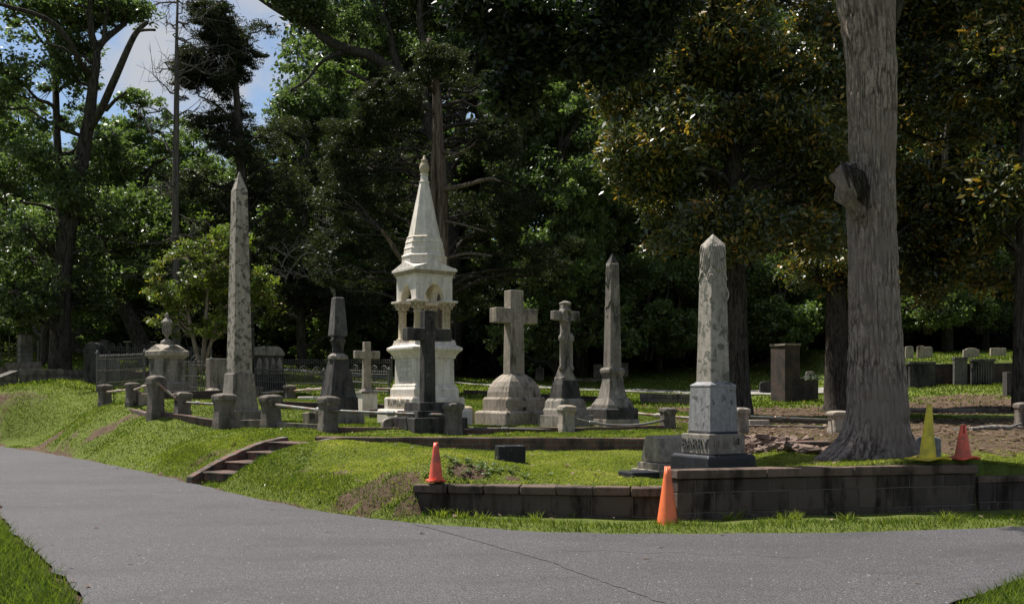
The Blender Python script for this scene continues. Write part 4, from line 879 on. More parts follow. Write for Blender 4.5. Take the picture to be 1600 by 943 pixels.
# ------------------------------------------------------------------ cones
def cone(label, px, by, d, hpx, wb, wt, mat, basepx=None, lean=0, z=None, teeth=0, cut=False):
    p = W(px, by, d); s = d / F; z = p.z if z is None else z; o = thing('traffic_cone', label, 'traffic cone', (p.x, p.y, z), R(20)); h = hpx * s
    m = MB(); n = 32; lv = [(0.0, wb * s / 2)]
    for i in range(1, 9): t = i / 8; lv.append((h * t, (wb + (wt - wb) * t) * s / 2))
    lv += [(h * .985, wt * s / 2 * .7), (h * .5, wt * s / 2 * .7)]
    V = []; f = []
    for j, (zz, r) in enumerate(lv):
        for i in range(n): a = 2 * math.pi * i / n; wob = 1 + .02 * math.sin(3 * a + j * .4); V.append((r * wob * math.cos(a) + lean * (zz / h) ** 2, r * wob * math.sin(a), zz + (.012 * (1 if i % 4 < 2 else -.6) if (teeth and j in (8, 9)) else 0)))
    for j in range(len(lv) - 1):
        for i in range(n):
            if cut and j in (6, 7, 8) and i in (20, 21, 28, 29, 8, 9): continue
            a = j * n + i; b = j * n + (i + 1) % n; f.append((a, b, b + n, a + n))
    f.append(tuple(range(len(V) - n, len(V)))); m.add(V, f).build('cone', mat, o, 0, True)
    if basepx:
        b = basepx * s * .37; K = 12; V = []; f = []
        for i in range(K + 1):
            for j in range(K + 1):
                x = -b + 2 * b * i / K; y = -b + 2 * b * j / K; r = max(abs(x), abs(y)) / b; V.append((x, y, .016 + .012 * r * r * math.sin(3 * x / b + 1) + (.01 if (abs(abs(x) - b) < 1e-6 or abs(abs(y) - b) < 1e-6) else 0)))
        q = len(V); V += [(x, y, z - .02) for x, y, z in V]
        g_ = lambda i, j: i * (K + 1) + j
        for i in range(K):
            for j in range(K): f.append((g_(i, j), g_(i + 1, j), g_(i + 1, j + 1), g_(i, j + 1))); f.append((q + g_(i, j), q + g_(i, j + 1), q + g_(i + 1, j + 1), q + g_(i + 1, j)))
        for i in range(K):
            for a, c in (((i, 0), (i + 1, 0)), ((i + 1, K), (i, K)), ((0, i + 1), (0, i)), ((K, i), (K, i + 1))): f.append((q + g_(*a), q + g_(*c), g_(*c), g_(*a)))
        MB().add(V, f).build('base', mat, o, .003)
    return o
cone('bright orange cone standing in the grass against the corner of the high wall', 1043, 819, 9.45, 91, 34, 9, M_orange, None, lean=.0, z=-.0, teeth=1)
cone('faded red orange cone on the left end of the low block wall', 681, 751, 10.22, 60, 23, 7, M_red, 36)
cone('tall dirty yellow cone on the high wall beside the big trunk', 1450, 717, 10.55, 87, 26, 7, M_yellow, 66, lean=.02)
cone('short red cone with notched top at the far end of the high wall', 1505, 716, 10.6, 53, 26, 8, M_red, 48, cut=True)
# ------------------------------------------------------------------ rubble, leftovers
def chunk(seed, s):
    r = random.Random(seed); m = MB(); m.box((0, 0, 0), (.20 * s, .10 * s, .055 * s), jit=.014 * s); return m
prot = chunk(1, .8).build('broken_brick', M_rub2 := simple('broken_red_brick', (.17, .115, .088), .95, 0, .45, 12, .5), None, .006)
tag(prot, 'broken reddish brick in the rubble heap between the pale obelisk and the big trunk', 'brick', 'broken bricks heaped behind the pale obelisk')
ms = [prot.data] + [chunk(k, random.uniform(.45, 1.15)).build('x', M_rub2, None, .006) for k in range(2, 8)]
for i in range(1, 7): d_o = ms[i]; ms[i] = d_o.data; bpy.data.objects.remove(d_o)
for i in range(210):
    o = prot if i == 0 else prot.copy()
    if i: C.objects.link(o)
    o.data = ms[i % 7]; u = rng.random(); v = rng.random(); x = W(1150, 0, 13.3).x + u * 1.6 - .1; y = 12.7 + v * 1.6 - .2 * u; z = gz(x, y) + .02 + .13 * rng.random() * math.sin(min(1, u * 1.1) * 3.1) * (1 - abs(v - .5))
    o.location = (x, y, z); o.rotation_euler = (random.uniform(-.5, .5), random.uniform(-.5, .5), random.uniform(0, 6.3))
block('brick_slab', 'flat tilted brown slab beside the rubble at the root of the big trunk', 'slab', 1258, 700, 13.1, .62, .13, .42, M_brick, 15)
for lab, px, py, d in (('broken branch piece lying in the dirt at the right edge', 1560, 672, 17.3),):
    t = W(px, py, d); o = MB().tube([(-.5, 0, .03), (-.1, .05, .06), (.2, 0, .05), (.45, .1, .12)], [.03, .045, .04, .02], 8).build('fallen_branch', M_dead, None, 0, True); o.location = (t.x, t.y, gz(t.x, t.y)); tag(o, lab, 'branch')
# shed
p = W(110, 545, 50); sh = thing('stone_shed', 'small dark stone shed with a metal roof in the shade at the upper left', 'shed', (p.x, p.y, gz(p.x, p.y) - .2), R(12))
MB().box((0, 0, 1.3), (5.2, 3.5, 2.6)).build('wall', M_rubble, sh, .02); MB().box((-.1, -.1, 2.72), (5.9, 4.4, .12), M=Matrix.Rotation(R(4), 3, 'X')).build('roof', M_roof, sh, .01)
MB().box((1.0, -1.78, 1.05), (.8, .08, 2.0)).build('door', M_teal, sh, .01); MB().box((-.9, -1.78, 1.5), (1.0, .06, .9)).build('window', M_hole_shade, sh); MB().box((.2, -1.95, 1.35), (.12, .12, 2.7)).build('porch_post', M_shed, sh)
MB().box((1.75, -1.80, 1.75), (.4, .03, .35)).build('notice', M_paper, sh)
t = W(220, 545, 42); o = thing('picnic_table', 'pale wooden bench table in the shade behind the iron fence', 'table', (t.x, t.y, gz(t.x, t.y) + .0), .2)
MB().box((0, 0, .75), (1.3, .7, .05)).build('top', M_paper, o, .005)
for sx in (-.5, .5): MB().box((sx, 0, .36), (.08, .6, .73)).build('leg', M_shed, o)
# ------------------------------------------------------------------ trees
def clumpleaves(cent, rad, per, ln, wd, rg, flat=.65, up=.5, hang=.2, var=.35):
    n = len(cent) * per; ci = np.repeat(np.arange(len(cent)), per)
    u = rg.normal(size=(n, 3)); u /= np.linalg.norm(u, axis=1)[:, None]; r = rg.random(n) ** .5
    off = u * (r * np.repeat(rad, per))[:, None] * np.array([1, 1, flat]); P = cent[ci] + off
    nr = rg.normal(size=(n, 3)) + np.array([0, 0, up * 2.2]); nr /= np.linalg.norm(nr, axis=1)[:, None]
    d = off + rg.normal(size=(n, 3)) * np.repeat(rad, per)[:, None] * .6 + np.array([0, 0, -hang * .3]); d -= nr * (d * nr).sum(1)[:, None]; d /= np.linalg.norm(d, axis=1)[:, None] + 1e-9
    s = np.cross(nr, d); l = ln * (1 + var * rg.normal(size=n)).clip(.4, 1.8)[:, None]; w = l * wd / ln
    V = np.stack([P - d * l * .5, P + s * w * .5 - d * l * .03 + nr * l * .06, P + d * l * .5, P - s * w * .5 - d * l * .03 + nr * l * .06], 1).reshape(-1, 3)
    Fq = np.arange(n * 4).reshape(-1, 4); t = np.clip(.45 * rg.random(len(cent))[ci] + .55 * rg.random(n), 0, 1); return V, Fq, t
def inell(E, n, rg, gap=.45, gs=1.1, shell=.55):
    w = np.array([e[6] for e in E], float); k = rg.choice(len(E), n * 4, p=w / w.sum()); E_ = np.array([e[:6] for e in E])[k]
    u = rg.normal(size=(n * 4, 3)); u /= np.linalg.norm(u, axis=1)[:, None]; r = rg.random(n * 4) ** (shell / 1.5)
    P = E_[:, :3] + u * r[:, None] * E_[:, 3:6]; f = gs; ph = rg.random(9) * 6.3
    nz = (np.sin(P[:, 0] * f * 1.3 + ph[0] + 1.3 * np.sin(P[:, 2] * f + ph[1])) + np.sin(P[:, 1] * f * 1.1 + ph[2] + P[:, 2] * f * .6) + np.sin(P[:, 2] * f * 1.6 + ph[3] + 1.1 * np.sin(P[:, 0] * f * .9 + ph[4]))) / 3
    P = P[nz > (gap - .5) * .9]; return P[:n]
def bez(a, b, sag, n=6):
    a = np.array(a); b = np.array(b); m = (a + b) / 2 + np.array([0, 0, sag * np.linalg.norm(b - a)]); return [tuple((1 - t) ** 2 * a + 2 * t * (1 - t) * m + t * t * b) for t in np.linspace(0, 1, n)]
def limbs(mb, trunks, cent, rg, nl, r0=.07, sag=.12, tw=.013, up=.7):
    pts = np.array([p for T, Rr in trunks for p in T[1:]]); rr = np.array([r for T, Rr in trunks for r in Rr[1:]])
    ends = cent[rg.choice(len(cent), min(nl, len(cent)), replace=False)]; lp = []; lr = []
    for e in ends:
        d = np.linalg.norm(pts - e, axis=1) + np.maximum(0, pts[:, 2] - e[2] + .3) * 3 + np.maximum(0, 1 - pts[:, 2]) * 3; i = int(np.argmin(d)); b = bez(pts[i], e, sag, 7)
        b = [tuple(np.array(q) + rg.normal(size=3) * .035 * np.linalg.norm(e - pts[i]) * (1 if 0 < k < 6 else 0)) for k, q in enumerate(b)]
        ra = min(r0, rr[i] * .6); R_ = list(np.linspace(ra, .018, 7)); mb.tube(b, R_, 6, False); lp += b[2:]; lr += R_[2:]
    lp = np.array(lp)
    for c in cent:
        i = int(np.argmin(np.linalg.norm(lp - c, axis=1))); 
        if np.linalg.norm(lp[i] - c) > .15: mb.tube(bez(lp[i], c, .08, 4), [tw * 1.3, tw, tw * .8, tw * .5], 4, False)
def tree(name, label, cat, base, trunks, ells, ncl, per, rad, leaf, lmat, bmat, seed=0, nl=40, gap=.4, gs=1.1, flat=.65, up=.5, hang=.2, r0=.07, sag=.12, tw=.013, shell=.55, rz=0, tn=14, group=None, var=.35, limbm=None):
    rg = np.random.default_rng(seed); root = thing(name, label, cat, base, rz, group); mb = MB()
    for T, Rr in trunks: mb.tube(T, Rr, tn)
    if limbm: mb.build('trunk', bmat, root, 0, True); mb = MB()
    cent = inell(ells, ncl, rg, gap, gs, shell); limbs(mb, trunks, cent, rg, nl, r0, sag, tw)
    mb.build('branches' if limbm else 'trunk', limbm or bmat, root, 0, True)
    V, Fq, t = clumpleaves(cent, rad * (1 + .35 * rg.normal(size=len(cent))).clip(.4, 2), per, leaf[0], leaf[1], rg, flat, up, hang, var)
    npmesh('crown', V, Fq, lmat, root, [('tint', 'FACE', t)]); return root
def pxtree(base, tr, el):
    B = W(*base); B.z = min(B.z, gz(B.x, B.y)) - .1
    T = [([tuple(W(*p) - B) for p in t], [w * base[2] / F / 2 for w in ws]) for t, ws in tr]
    E = []
    for px, py, d, rx, ry, rd, w in el:
        c = W(px, py, d) - B; s = d / F; E.append((c.x, c.y, c.z, rx * s, rd, ry * s, w))
    return tuple(B), T, E
def subdiv(T, k=3, wob=.0, rg=np.random.default_rng(5)):
    out = []
    for P, Rr in T:
        P = np.array(P); n = len(P); t = np.linspace(0, n - 1, (n - 1) * k + 1); Q = []
        for u in t:
            i = min(int(u), n - 2); f = u - i; p0 = P[max(i - 1, 0)]; p1 = P[i]; p2 = P[i + 1]; p3 = P[min(i + 2, n - 1)]
            Q.append(.5 * ((2 * p1) + (-p0 + p2) * f + (2 * p0 - 5 * p1 + 4 * p2 - p3) * f * f + (-p0 + 3 * p1 - 3 * p2 + p3) * f ** 3))
        Rn = np.interp(t, range(n), Rr); Q = np.array(Q) + rg.normal(size=(len(Q), 3)) * wob * Rn[:, None]; out.append(([tuple(q) for q in Q], list(Rn)))
    return out
# --- large foreground tree at right: trunk with real furrows
def bigtree():
    d0 = 11.35; B = W(1370, 715, d0); B.z = gz(B.x, B.y) - .12; s = d0 / F
    prof = [(745, 1352, 190), (722, 1356, 150), (712, 1359, 136), (700, 1363, 122), (685, 1367, 108), (666, 1369, 98), (640, 1371, 92), (600, 1370, 88), (550, 1368, 81), (500, 1366, 76), (400, 1363, 73), (320, 1361, 72), (270, 1363, 66), (200, 1364, 71), (150, 1363, 73), (100, 1362, 74), (50, 1357, 78), (20, 1355, 84), (0, 1354, 88), (-30, 1352, 82), (-120, 1340, 70), (-250, 1330, 60)]
    yy = np.array([p[0] for p in prof])[::-1]; xx = np.array([p[1] for p in prof])[::-1]; ww = np.array([p[2] for p in prof])[::-1]
    nr, nt_ = 620, 300; y = np.linspace(738, -250, nr); cx = (np.interp(y, yy, xx) - 800) * s - B.x; r = np.interp(y, yy, ww) * s / 2; z = EYE + (HZ - y) * s - B.z
    k = np.ones(9) / 9; r = np.convolve(np.pad(r, 4, mode='edge'), k, 'valid'); cx = np.convolve(np.pad(cx, 4, mode='edge'), k, 'valid')
    th = np.linspace(0, 2 * np.pi, nt_, endpoint=False); TH, Zg_ = np.meshgrid(th, z); Rr = np.repeat(r[:, None], nt_, 1); CX = np.repeat(cx[:, None], nt_, 1)
    low = np.clip(1 - Zg_ / .62, 0, 1); Rr = Rr * (1 + low ** 1.5 * (.22 * np.cos(TH * 5 + 1.0) + .12 * np.cos(TH * 9 + 2.4)) + .02 * np.sin(3 * TH + Zg_ * 1.3))
    Rr += low ** 2.2 * .18 * np.exp(-((np.angle(np.exp(1j * (TH - np.pi * 1.08)))) / .35) ** 2)         # root running out to the left
    a = TH / (2 * np.pi) * 60; n = vnoise(a + .7 * vnoise(Zg_ * 1.7, a * .15), Zg_ * 4.6); n2 = vnoise(a * 2.3 + 40, Zg_ * 9)
    ridge = np.abs(n - .5) * 2; Rr += .026 * (np.sqrt(ridge) - .5) + .010 * (n2 - .5); seam = np.exp(-(np.angle(np.exp(1j * (TH - 4.75 + .05 * np.sin(Zg_ * 3)))) / .05) ** 2) * np.clip(1 - Zg_ / 1.2, 0, 1); Rr -= .03 * seam
    V = np.stack([CX + Rr * np.cos(TH), Rr * np.sin(TH) * .95, Zg_], -1).reshape(-1, 3); id_ = np.arange(nr * nt_).reshape(nr, nt_); q = np.stack([id_[:-1], np.roll(id_, -1, 1)[:-1], np.roll(id_, -1, 1)[1:], id_[1:]], -1).reshape(-1, 4)
    root = thing('shade_tree', 'huge grey furrowed tree trunk with a knotted burl rising beside the cones', 'tree', B)
    npmesh('trunk', V, q, M_barkf, root, smooth_=True, attr=[('ridge', 'POINT', (.75 * ridge + .25 * n2).ravel())])
    m = MB()
    def P(px, py, dd=0): v = W(px, py, d0 + dd) - B; return tuple(v)
    T = subdiv([([P(1348, 20), P(1338, -40), P(1315, -130), P(1280, -260), P(1250, -420)], [.25, .22, .18, .13, .09]), ([P(1378, 40), P(1392, 10), P(1410, -30), P(1440, -110), P(1480, -250, -.5)], [.16, .13, .11, .10, .07]),
                ([P(1352, -260), P(1240, -330, .5), P(1100, -300, 1.2), P(960, -200, 1.8), P(850, -90, 2.2), P(790, 0, 2.4)], [.16, .13, .11, .08, .05, .03]), ([P(1330, -200), P(1300, -330, -1), P(1200, -460, -2)], [.14, .1, .06]), ([P(1400, -230), P(1550, -330, -1), P(1750, -400, -1.5)], [.13, .1, .05])], 4, .03)
    for t, r_ in T: m.tube(t, r_, 12)
    E = []
    for px, py, dd, rx, ry, rd, w in [(760, 30, 2.2, 60, 50, .6, 1.2), (850, 40, 2.2, 85, 75, .7, 3.0), (800, 130, 2.4, 38, 55, .5, .8), (950, 70, 2.0, 75, 60, .7, 2.2), (1000, 10, 1.8, 90, 45, .6, 1.6), (900, -60, 2, 130, 60, .9, 2.2), (1100, -120, 1, 130, 60, 1, 1.4)]:
        c = P(px, py, dd); ss = (d0 + dd) / F; E.append((*c, rx * ss, rd, ry * ss, w))
    E += [(0, .5, 8.6, 3.4, 2.6, 1.3, 6), (2.6, -.5, 7.8, 2.6, 2.0, 1.2, 4), (-1.0, -.5, 9.6, 2.6, 2.2, 1.2, 3), (4.2, 0, 7.0, 1.8, 2.0, 1.0, 2)]
    rg = np.random.default_rng(41); cent = inell(E, 620, rg, .35, 1.6, .8); limbs(m, T[2:], cent, rg, 46, .045, .12, .008); m.build('limbs', M_bark, root, 0, True)
    V, Fq, t = clumpleaves(cent, np.full(len(cent), .30), 95, .115, .05, rg, .7, .4, .3); npmesh('crown', V, Fq, M_lfdk, root, [('tint', 'FACE', t)])
    # burl with a torn hollow face
    m = MB(); c = Vector(P(1324, 278, -.22)); V = []; f = []; nu, nv = 20, 28
    for i in range(nu + 1):
        ph = math.pi * i / nu
        for j in range(nv):
            an = 2 * math.pi * j / nv; x, y_, z_ = math.sin(ph) * math.cos(an), math.sin(ph) * math.sin(an), math.cos(ph)
            kx = 1 + .16 * math.sin(7 * an + 2) * math.sin(ph) + .12 * math.sin(5 * ph + an) + .5 * (float(vnoise(an * 2.6 + 9, ph * 4)) - .5) * math.sin(ph)
            V.append(c + Vector((x * .155 * kx + .17 * max(0, -z_) ** 1.2 + .03 * z_, y_ * .17 * kx, z_ * (.17 if z_ > 0 else .46) * (1 + .25 * (float(vnoise(an * 3, ph * 3 + 5)) - .5)))))
    for i in range(nu):
        for j in range(nv): f.append((i * nv + j, i * nv + (j + 1) % nv, (i + 1) * nv + (j + 1) % nv, (i + 1) * nv + j))
    m.add(V, f[::1]); bo = m.build('burl', M_barkf, root, 0, True); ba = bo.data.attributes.new('ridge', 'FLOAT', 'POINT'); ba.data.foreach_set('value', (.14 + .3 * np.random.default_rng(2).random(len(V))).astype(np.float32))
    m = MB()
    for i in range(9):
        x = -.10 + i * .026; m.tube([tuple(c + Vector((x - .02, -.150, .15 - .012 * i))), tuple(c + Vector((x + .01, -.195 + .03 * (i % 2), .02))), tuple(c + Vector((x + .07, -.175, -.14))), tuple(c + Vector((x * .6 + .12, -.13, -.26 - .015 * i)))], [.010, .016, .012, .004], 6)
    m.build('torn_wood', M_bark, root, 0, True); MB().tube([tuple(c + Vector((.03, -.13, .12))), tuple(c + Vector((.04, -.155, 0))), tuple(c + Vector((.11, -.13, -.2)))], [.03, .062, .015], 8).build('hollow', M_bark, root)
bigtree()
# --- left oak, drawn limb by limb
b, T, E = pxtree((95, 580, 33), [([(93, 600, 33), (94, 560, 33), (95, 450, 33), (103, 380, 33), (118, 300, 33), (131, 235, 33), (140, 180, 33), (145, 140, 33), (150, 100, 33), (152, 78, 33)], [42, 34, 29, 28, 25, 21, 18, 15, 13, 11]),
    ([(152, 78, 33), (144, 55, 32.8), (140, 0, 32.5), (143, -60, 32)], [10, 10, 8, 5]), ([(151, 80, 33), (160, 66, 33), (178, 50, 33.4), (197, 32, 33.8), (200, -5, 34), (215, -50, 34)], [11, 10, 9, 8, 7, 4]), ([(162, 64, 33), (165, 30, 33), (172, 0, 33), (185, -60, 33)], [7, 6, 5, 3]),
    ([(138, 205, 33), (159, 169, 32.6), (180, 122, 32.2), (205, 65, 32), (217, 46, 32), (231, 34, 32)], [12, 12, 11, 9, 8, 6]), ([(217, 48, 32), (230, 47, 31.8), (242, 47, 31.6)], [5, 4, 4]), ([(166, 172, 32.5), (180, 157, 32), (198, 144, 31.8)], [6, 5, 4]),
    ([(96, 420, 33), (92, 281, 34), (88, 173, 34.5), (86, 104, 35), (70, 40, 35), (60, -30, 35)], [16, 13, 11, 9, 7, 4]), ([(142, 118, 33), (124, 95, 32), (108, 65, 31.5), (72, 29, 31), (0, 7, 30), (-60, -10, 29)], [9, 8, 8, 7, 5, 3]), ([(104, 205, 33.5), (82, 165, 32.5), (58, 155, 32), (36, 130, 31.5), (10, 110, 31)], [7, 6, 5, 4, 2])],
    [(30, 70, 32, 65, 60, 2, 1.0), (90, 40, 33, 50, 40, 2, .8), (60, 160, 32.5, 70, 60, 2.2, 1.3), (40, 290, 32, 85, 60, 2.5, 2.2), (120, 330, 34.5, 70, 50, 1.5, 1), (60, 400, 32.5, 90, 55, 2.5, 2.2), (20, 470, 32, 60, 40, 2, 1), (170, 20, 34, 50, 35, 1.5, .5), (120, 470, 34.5, 60, 25, 1.5, .6), (170, 250, 35, 40, 50, 1.5, .7), (205, 15, 34, 40, 22, 1.2, .35), (110, 100, 34, 40, 40, 1.5, .5), (20, 10, 32, 60, 40, 1.5, .8)])
tree('oak_tree', 'tall dark forked oak with a cut limb at the left, headstones at its foot', 'tree', b, subdiv(T, 3, .05), E, 820, 75, .36, (.13, .075), M_lfoak, M_bark, 11, 60, .5, 1.5, group=None)
# leaning tree
b, T, E = pxtree((235, 575, 37), [([(240, 590, 37), (222, 540, 37), (200, 490, 37), (182, 450, 37), (165, 400, 37), (150, 340, 38)], [34, 26, 22, 18, 14, 8])], [(200, 350, 38, 80, 60, 2, 1), (150, 430, 36, 60, 35, 2, .6), (230, 430, 38, 60, 40, 2, .8)])
tree('leaning_tree', 'leaning dark trunk behind the urn pedestal, grey green foliage above', 'tree', b, subdiv(T), E, 330, 75, .38, (.14, .08), M_lfbr, M_bark, 12, 25, .4)
b, T, E = pxtree((70, 572, 36), [([(70, 580, 36), (71, 500, 36), (72, 420, 36), (68, 330, 36)], [15, 13, 11, 8])], [(60, 380, 37, 80, 60, 2, 1), (40, 470, 38, 60, 45, 2, 1.2)])
tree('slender_tree', 'thinner dark trunk just left of the big forked oak', 'tree', b, subdiv(T), E, 260, 75, .38, (.14, .08), M_lfbr, M_bark, 13, 20, .35)
# bare snag
b, T, E = pxtree((275, 570, 34), [([(276, 585, 34), (275, 450, 34), (274, 335, 34), (276, 144, 34), (276, 60, 34), (279, -40, 34)], [13, 12, 11, 8, 5, 2])], [])
sn = thing('dead_tree', 'bare dead tree with thin drooping branches, no leaves, left of the dark cedars', 'tree', b); m = MB(); T = subdiv(T, 4); m.tube(*T[0], 10); m.build('trunk', M_snag, sn, 0, True); m = MB(); rg = np.random.default_rng(4)
for i in range(46):
    t = rg.random() ** .8; P0 = np.array(T[0][0][int(3 + t * (len(T[0][0]) - 5))]); an = rg.random() * 6.3; ln = (.7 + 2.0 * rg.random()) * (1 - .45 * t); dn = rg.uniform(-.1, .75) if P0[2] > 7 else rg.uniform(-.5, .2)
    e = P0 + np.array([math.cos(an) * ln, math.sin(an) * ln * .7, dn * ln]); bz = bez(P0, e, rg.uniform(-.45, .25), 7); bz = [bz[0]] + [tuple(np.array(q) + rg.normal(size=3) * .07 * ln) for q in bz[1:]]; m.tube(bz, list(np.linspace(.034, .008, 7)), 5, False)
    for k in range(5):
        q = np.array(bz[rg.integers(2, 7)]); e2 = q + (e - P0) / ln * rg.uniform(.2, .7) + rg.normal(size=3) * .3; bb = bez(q, e2, rg.uniform(-.3, .3), 4); m.tube(bb, [.013, .010, .008, .004], 4, False)
        for _ in range(2): q3 = np.array(bb[2]); m.tube(bez(q3, q3 + rg.normal(size=3) * .25, .1, 3), [.006, .005, .003], 3, False)
m.build('branches', M_snag, sn, 0, True)
# --- dark cedars
def cedar_kw(): return dict(limbm=M_bark, flat=.45, up=.25, hang=.1, sag=.06, var=.4)
b, T, E = pxtree((385, 565, 36), [([(388, 585, 36), (386, 450, 36), (380, 300, 36), (372, 190, 36), (366, 110, 36), (352, 20, 36)], [20, 19, 16, 12, 8, 3]), ([(379, 290, 36), (410, 262, 35.5), (440, 255, 35)], [6, 4, 2]), ([(374, 200, 36), (340, 165, 36), (310, 150, 36)], [6, 4, 2])],
    [(335, 45, 36, 42, 42, 1.3, 1.6), (370, 95, 36, 30, 30, 1, .7), (330, 130, 36, 45, 26, 1.2, 1.2), (290, 120, 36, 26, 44, .9, .8), (312, 85, 36, 26, 34, .9, .8), (405, 60, 36, 24, 30, .9, .6), (345, 185, 36.5, 65, 30, 1.5, 1.2), (380, 240, 37, 80, 40, 1.8, 1.6), (330, 300, 37, 60, 45, 1.6, 1.2), (440, 300, 37, 55, 60, 1.6, 1.3), (390, 370, 37, 90, 45, 1.8, 1.4)])
tree('cedar_tree', 'dark feathery cedar against the sky behind the tall left obelisk', 'tree', b, subdiv(T, 3, .04), E, 950, 120, .30, (.11, .032), M_lfced, M_bark, 21, 60, .38, 1.9, **cedar_kw())
b, T, E = pxtree((686, 600, 30), [([(688, 610, 30), (690, 450, 30), (689, 300, 30), (684, 200, 30), (682, 150, 30), (670, 60, 30)], [28, 25, 21, 17, 14, 6]), ([(678, 420, 29.8), (677, 320, 29.8), (676, 260, 29.8), (680, 180, 29.9)], [10, 9, 7, 3]),
      ([(690, 296, 30), (725, 290, 29.2), (765, 279, 28.6), (782, 284, 28.3)], [9, 7, 5, 2]), ([(690, 440, 30), (650, 430, 29.4), (625, 402, 29), (608, 375, 28.8), (596, 358, 28.6)], [9, 8, 7, 6, 4]), ([(692, 345, 30), (720, 350, 29), (760, 362, 28.4)], [4, 3, 2]), ([(692, 405, 30), (730, 396, 29), (770, 400, 28.4)], [5, 4, 2]), ([(688, 235, 30), (715, 240, 29.5), (742, 225, 29)], [5, 4, 2]), ([(684, 390, 30), (655, 375, 29), (620, 372, 28.5)], [4, 3, 2])],
    [(680, 110, 30, 60, 32, 1.4, 1.4), (600, 160, 30, 60, 45, 1.5, 1.6), (560, 230, 30, 60, 50, 1.5, 1.6), (560, 300, 30.5, 70, 55, 1.7, 1.5), (760, 160, 31.5, 70, 45, 1.4, 1.4), (770, 230, 31.5, 60, 50, 1.4, 1.2), (770, 330, 31.5, 70, 60, 1.6, 1.4), (640, 320, 32.5, 90, 110, 1.2, 2.0), (560, 400, 31, 80, 60, 1.8, 1.5), (830, 400, 32, 80, 50, 1.4, 1.1), (720, 420, 32.5, 80, 80, 1.2, 1.5)])
tree('cedar_tree', 'big dark cedar with split reddish trunk and dead limbs directly behind the white spire', 'tree', b, subdiv(T, 3, .05), E, 1150, 120, .30, (.10, .03), M_lfced, M_barkr, 22, 80, .42, 1.7, **cedar_kw())
b, T, E = pxtree((470, 570, 41), [([(472, 585, 41), (470, 450, 41), (476, 330, 41), (480, 220, 41)], [16, 14, 11, 5])], [(470, 300, 41, 80, 50, 2, 1.2), (480, 390, 41, 90, 50, 2, 1.4), (460, 220, 42, 60, 40, 1.5, .8), (430, 460, 41, 80, 45, 1.8, 1.2), (540, 470, 41, 60, 45, 1.8, 1)])
tree('cedar_tree', 'dark cedar mass low behind the black stained monument', 'tree', b, subdiv(T), E, 620, 120, .34, (.12, .036), M_lfced, M_bark, 23, 40, .4, 1.6, **cedar_kw())
# bleached dead brush
sb = W(505, 440, 33); db = thing('dead_branch', 'tangle of bleached bare branches left of the white spire', 'branch', (sb.x, sb.y, gz(sb.x, sb.y))); m = MB(); rg = np.random.default_rng(9)
def loc_(px, py, d=33): v = W(px, py, d); return np.array([v.x - sb.x, v.y - sb.y, v.z - gz(sb.x, sb.y)])
mains = [[(524, 560), (522, 450), (515, 410), (524, 370), (514, 345), (532, 330)], [(520, 460), (500, 400), (470, 385), (448, 400), (440, 418)], [(510, 405), (480, 395), (455, 420), (448, 436)], [(521, 440), (500, 425), (478, 432), (462, 425)]]
for q in mains:
    P = [loc_(*a) for a in q]; T = subdiv([([tuple(x) for x in P], list(np.linspace(.06 if q is mains[0] else .04, .012, len(P))))], 4, .2); m.tube(*T[0], 6)
    for k in range(12):
        a = np.array(T[0][0][rg.integers(4, len(T[0][0]))]); e = a + np.array([rg.uniform(-1, .35), rg.uniform(-.4, .2), rg.uniform(-.35, .55)]) * .8; bb = bez(a, e, rg.uniform(-.2, .35), 5); m.tube(bb, [.018, .014, .011, .008, .005], 4, False)
        for _ in range(2): q3 = np.array(bb[3]); m.tube(bez(q3, q3 + rg.normal(size=3) * .2, .2, 3), [.008, .006, .003], 3, False)
m.build('branches', M_dead, db, 0, True)
# --- big oak reaching over the middle
b, T, E = pxtree((705, 570, 46.0), [([(705, 580, 46.0), (705, 400, 46.0), (690, 250, 46.0), (665, 170, 46.0), (640, 140, 46.0)], [34, 30, 28, 25, 22]), ([(640, 140, 46.0), (612, 110, 45.6), (580, 88, 45.2), (545, 78, 45.0), (510, 62, 44.8), (485, 42, 44.6), (450, 25, 44.5), (415, 5, 44.4), (380, -20, 44.0)], [20, 17, 16, 15, 13, 11, 9, 6, 3]),
    ([(640, 135, 46.0), (618, 95, 46.0), (608, 50, 46.0), (597, 20, 46.0), (604, -20, 46.0), (600, -70, 46.0)], [13, 11, 10, 9, 7, 4]), ([(662, 165, 46.0), (665, 90, 46.0), (655, 30, 46.0), (662, -40, 46.0)], [16, 13, 10, 7]), ([(700, 280, 46.0), (740, 100, 47.0), (760, 40, 47.0), (775, -40, 47.0)], [16, 12, 9, 5]),
    ([(600, 150, 45.0), (565, 122, 44.6), (540, 112, 44.4)], [8, 6, 3]), ([(540, 80, 45.0), (505, 95, 44.5), (480, 125, 44.2), (455, 140, 44.0)], [7, 5, 4, 2]), ([(597, 22, 46.0), (580, 0, 45.6), (560, -30, 45.0)], [6, 5, 3])],
    [(445, 8, 44.5, 50, 24, 1.5, .8), (520, 20, 45.0, 70, 35, 1.6, 1.1), (490, 150, 45.0, 45, 40, 1.5, .9), (560, 50, 46.5, 60, 40, 1.5, .9), (640, 40, 47.0, 70, 50, 1.6, 1.3), (720, 60, 47.0, 70, 70, 1.8, 1.8), (790, 90, 48.0, 60, 80, 1.8, 1.5), (480, 180, 46.0, 60, 40, 1.6, 1.0), (600, 190, 48.0, 80, 60, 1.5, 1.2), (650, -60, 46.0, 160, 60, 3, 2), (470, -50, 45.0, 70, 40, 2, .6), (760, 0, 47.0, 80, 60, 2, 1.4)])
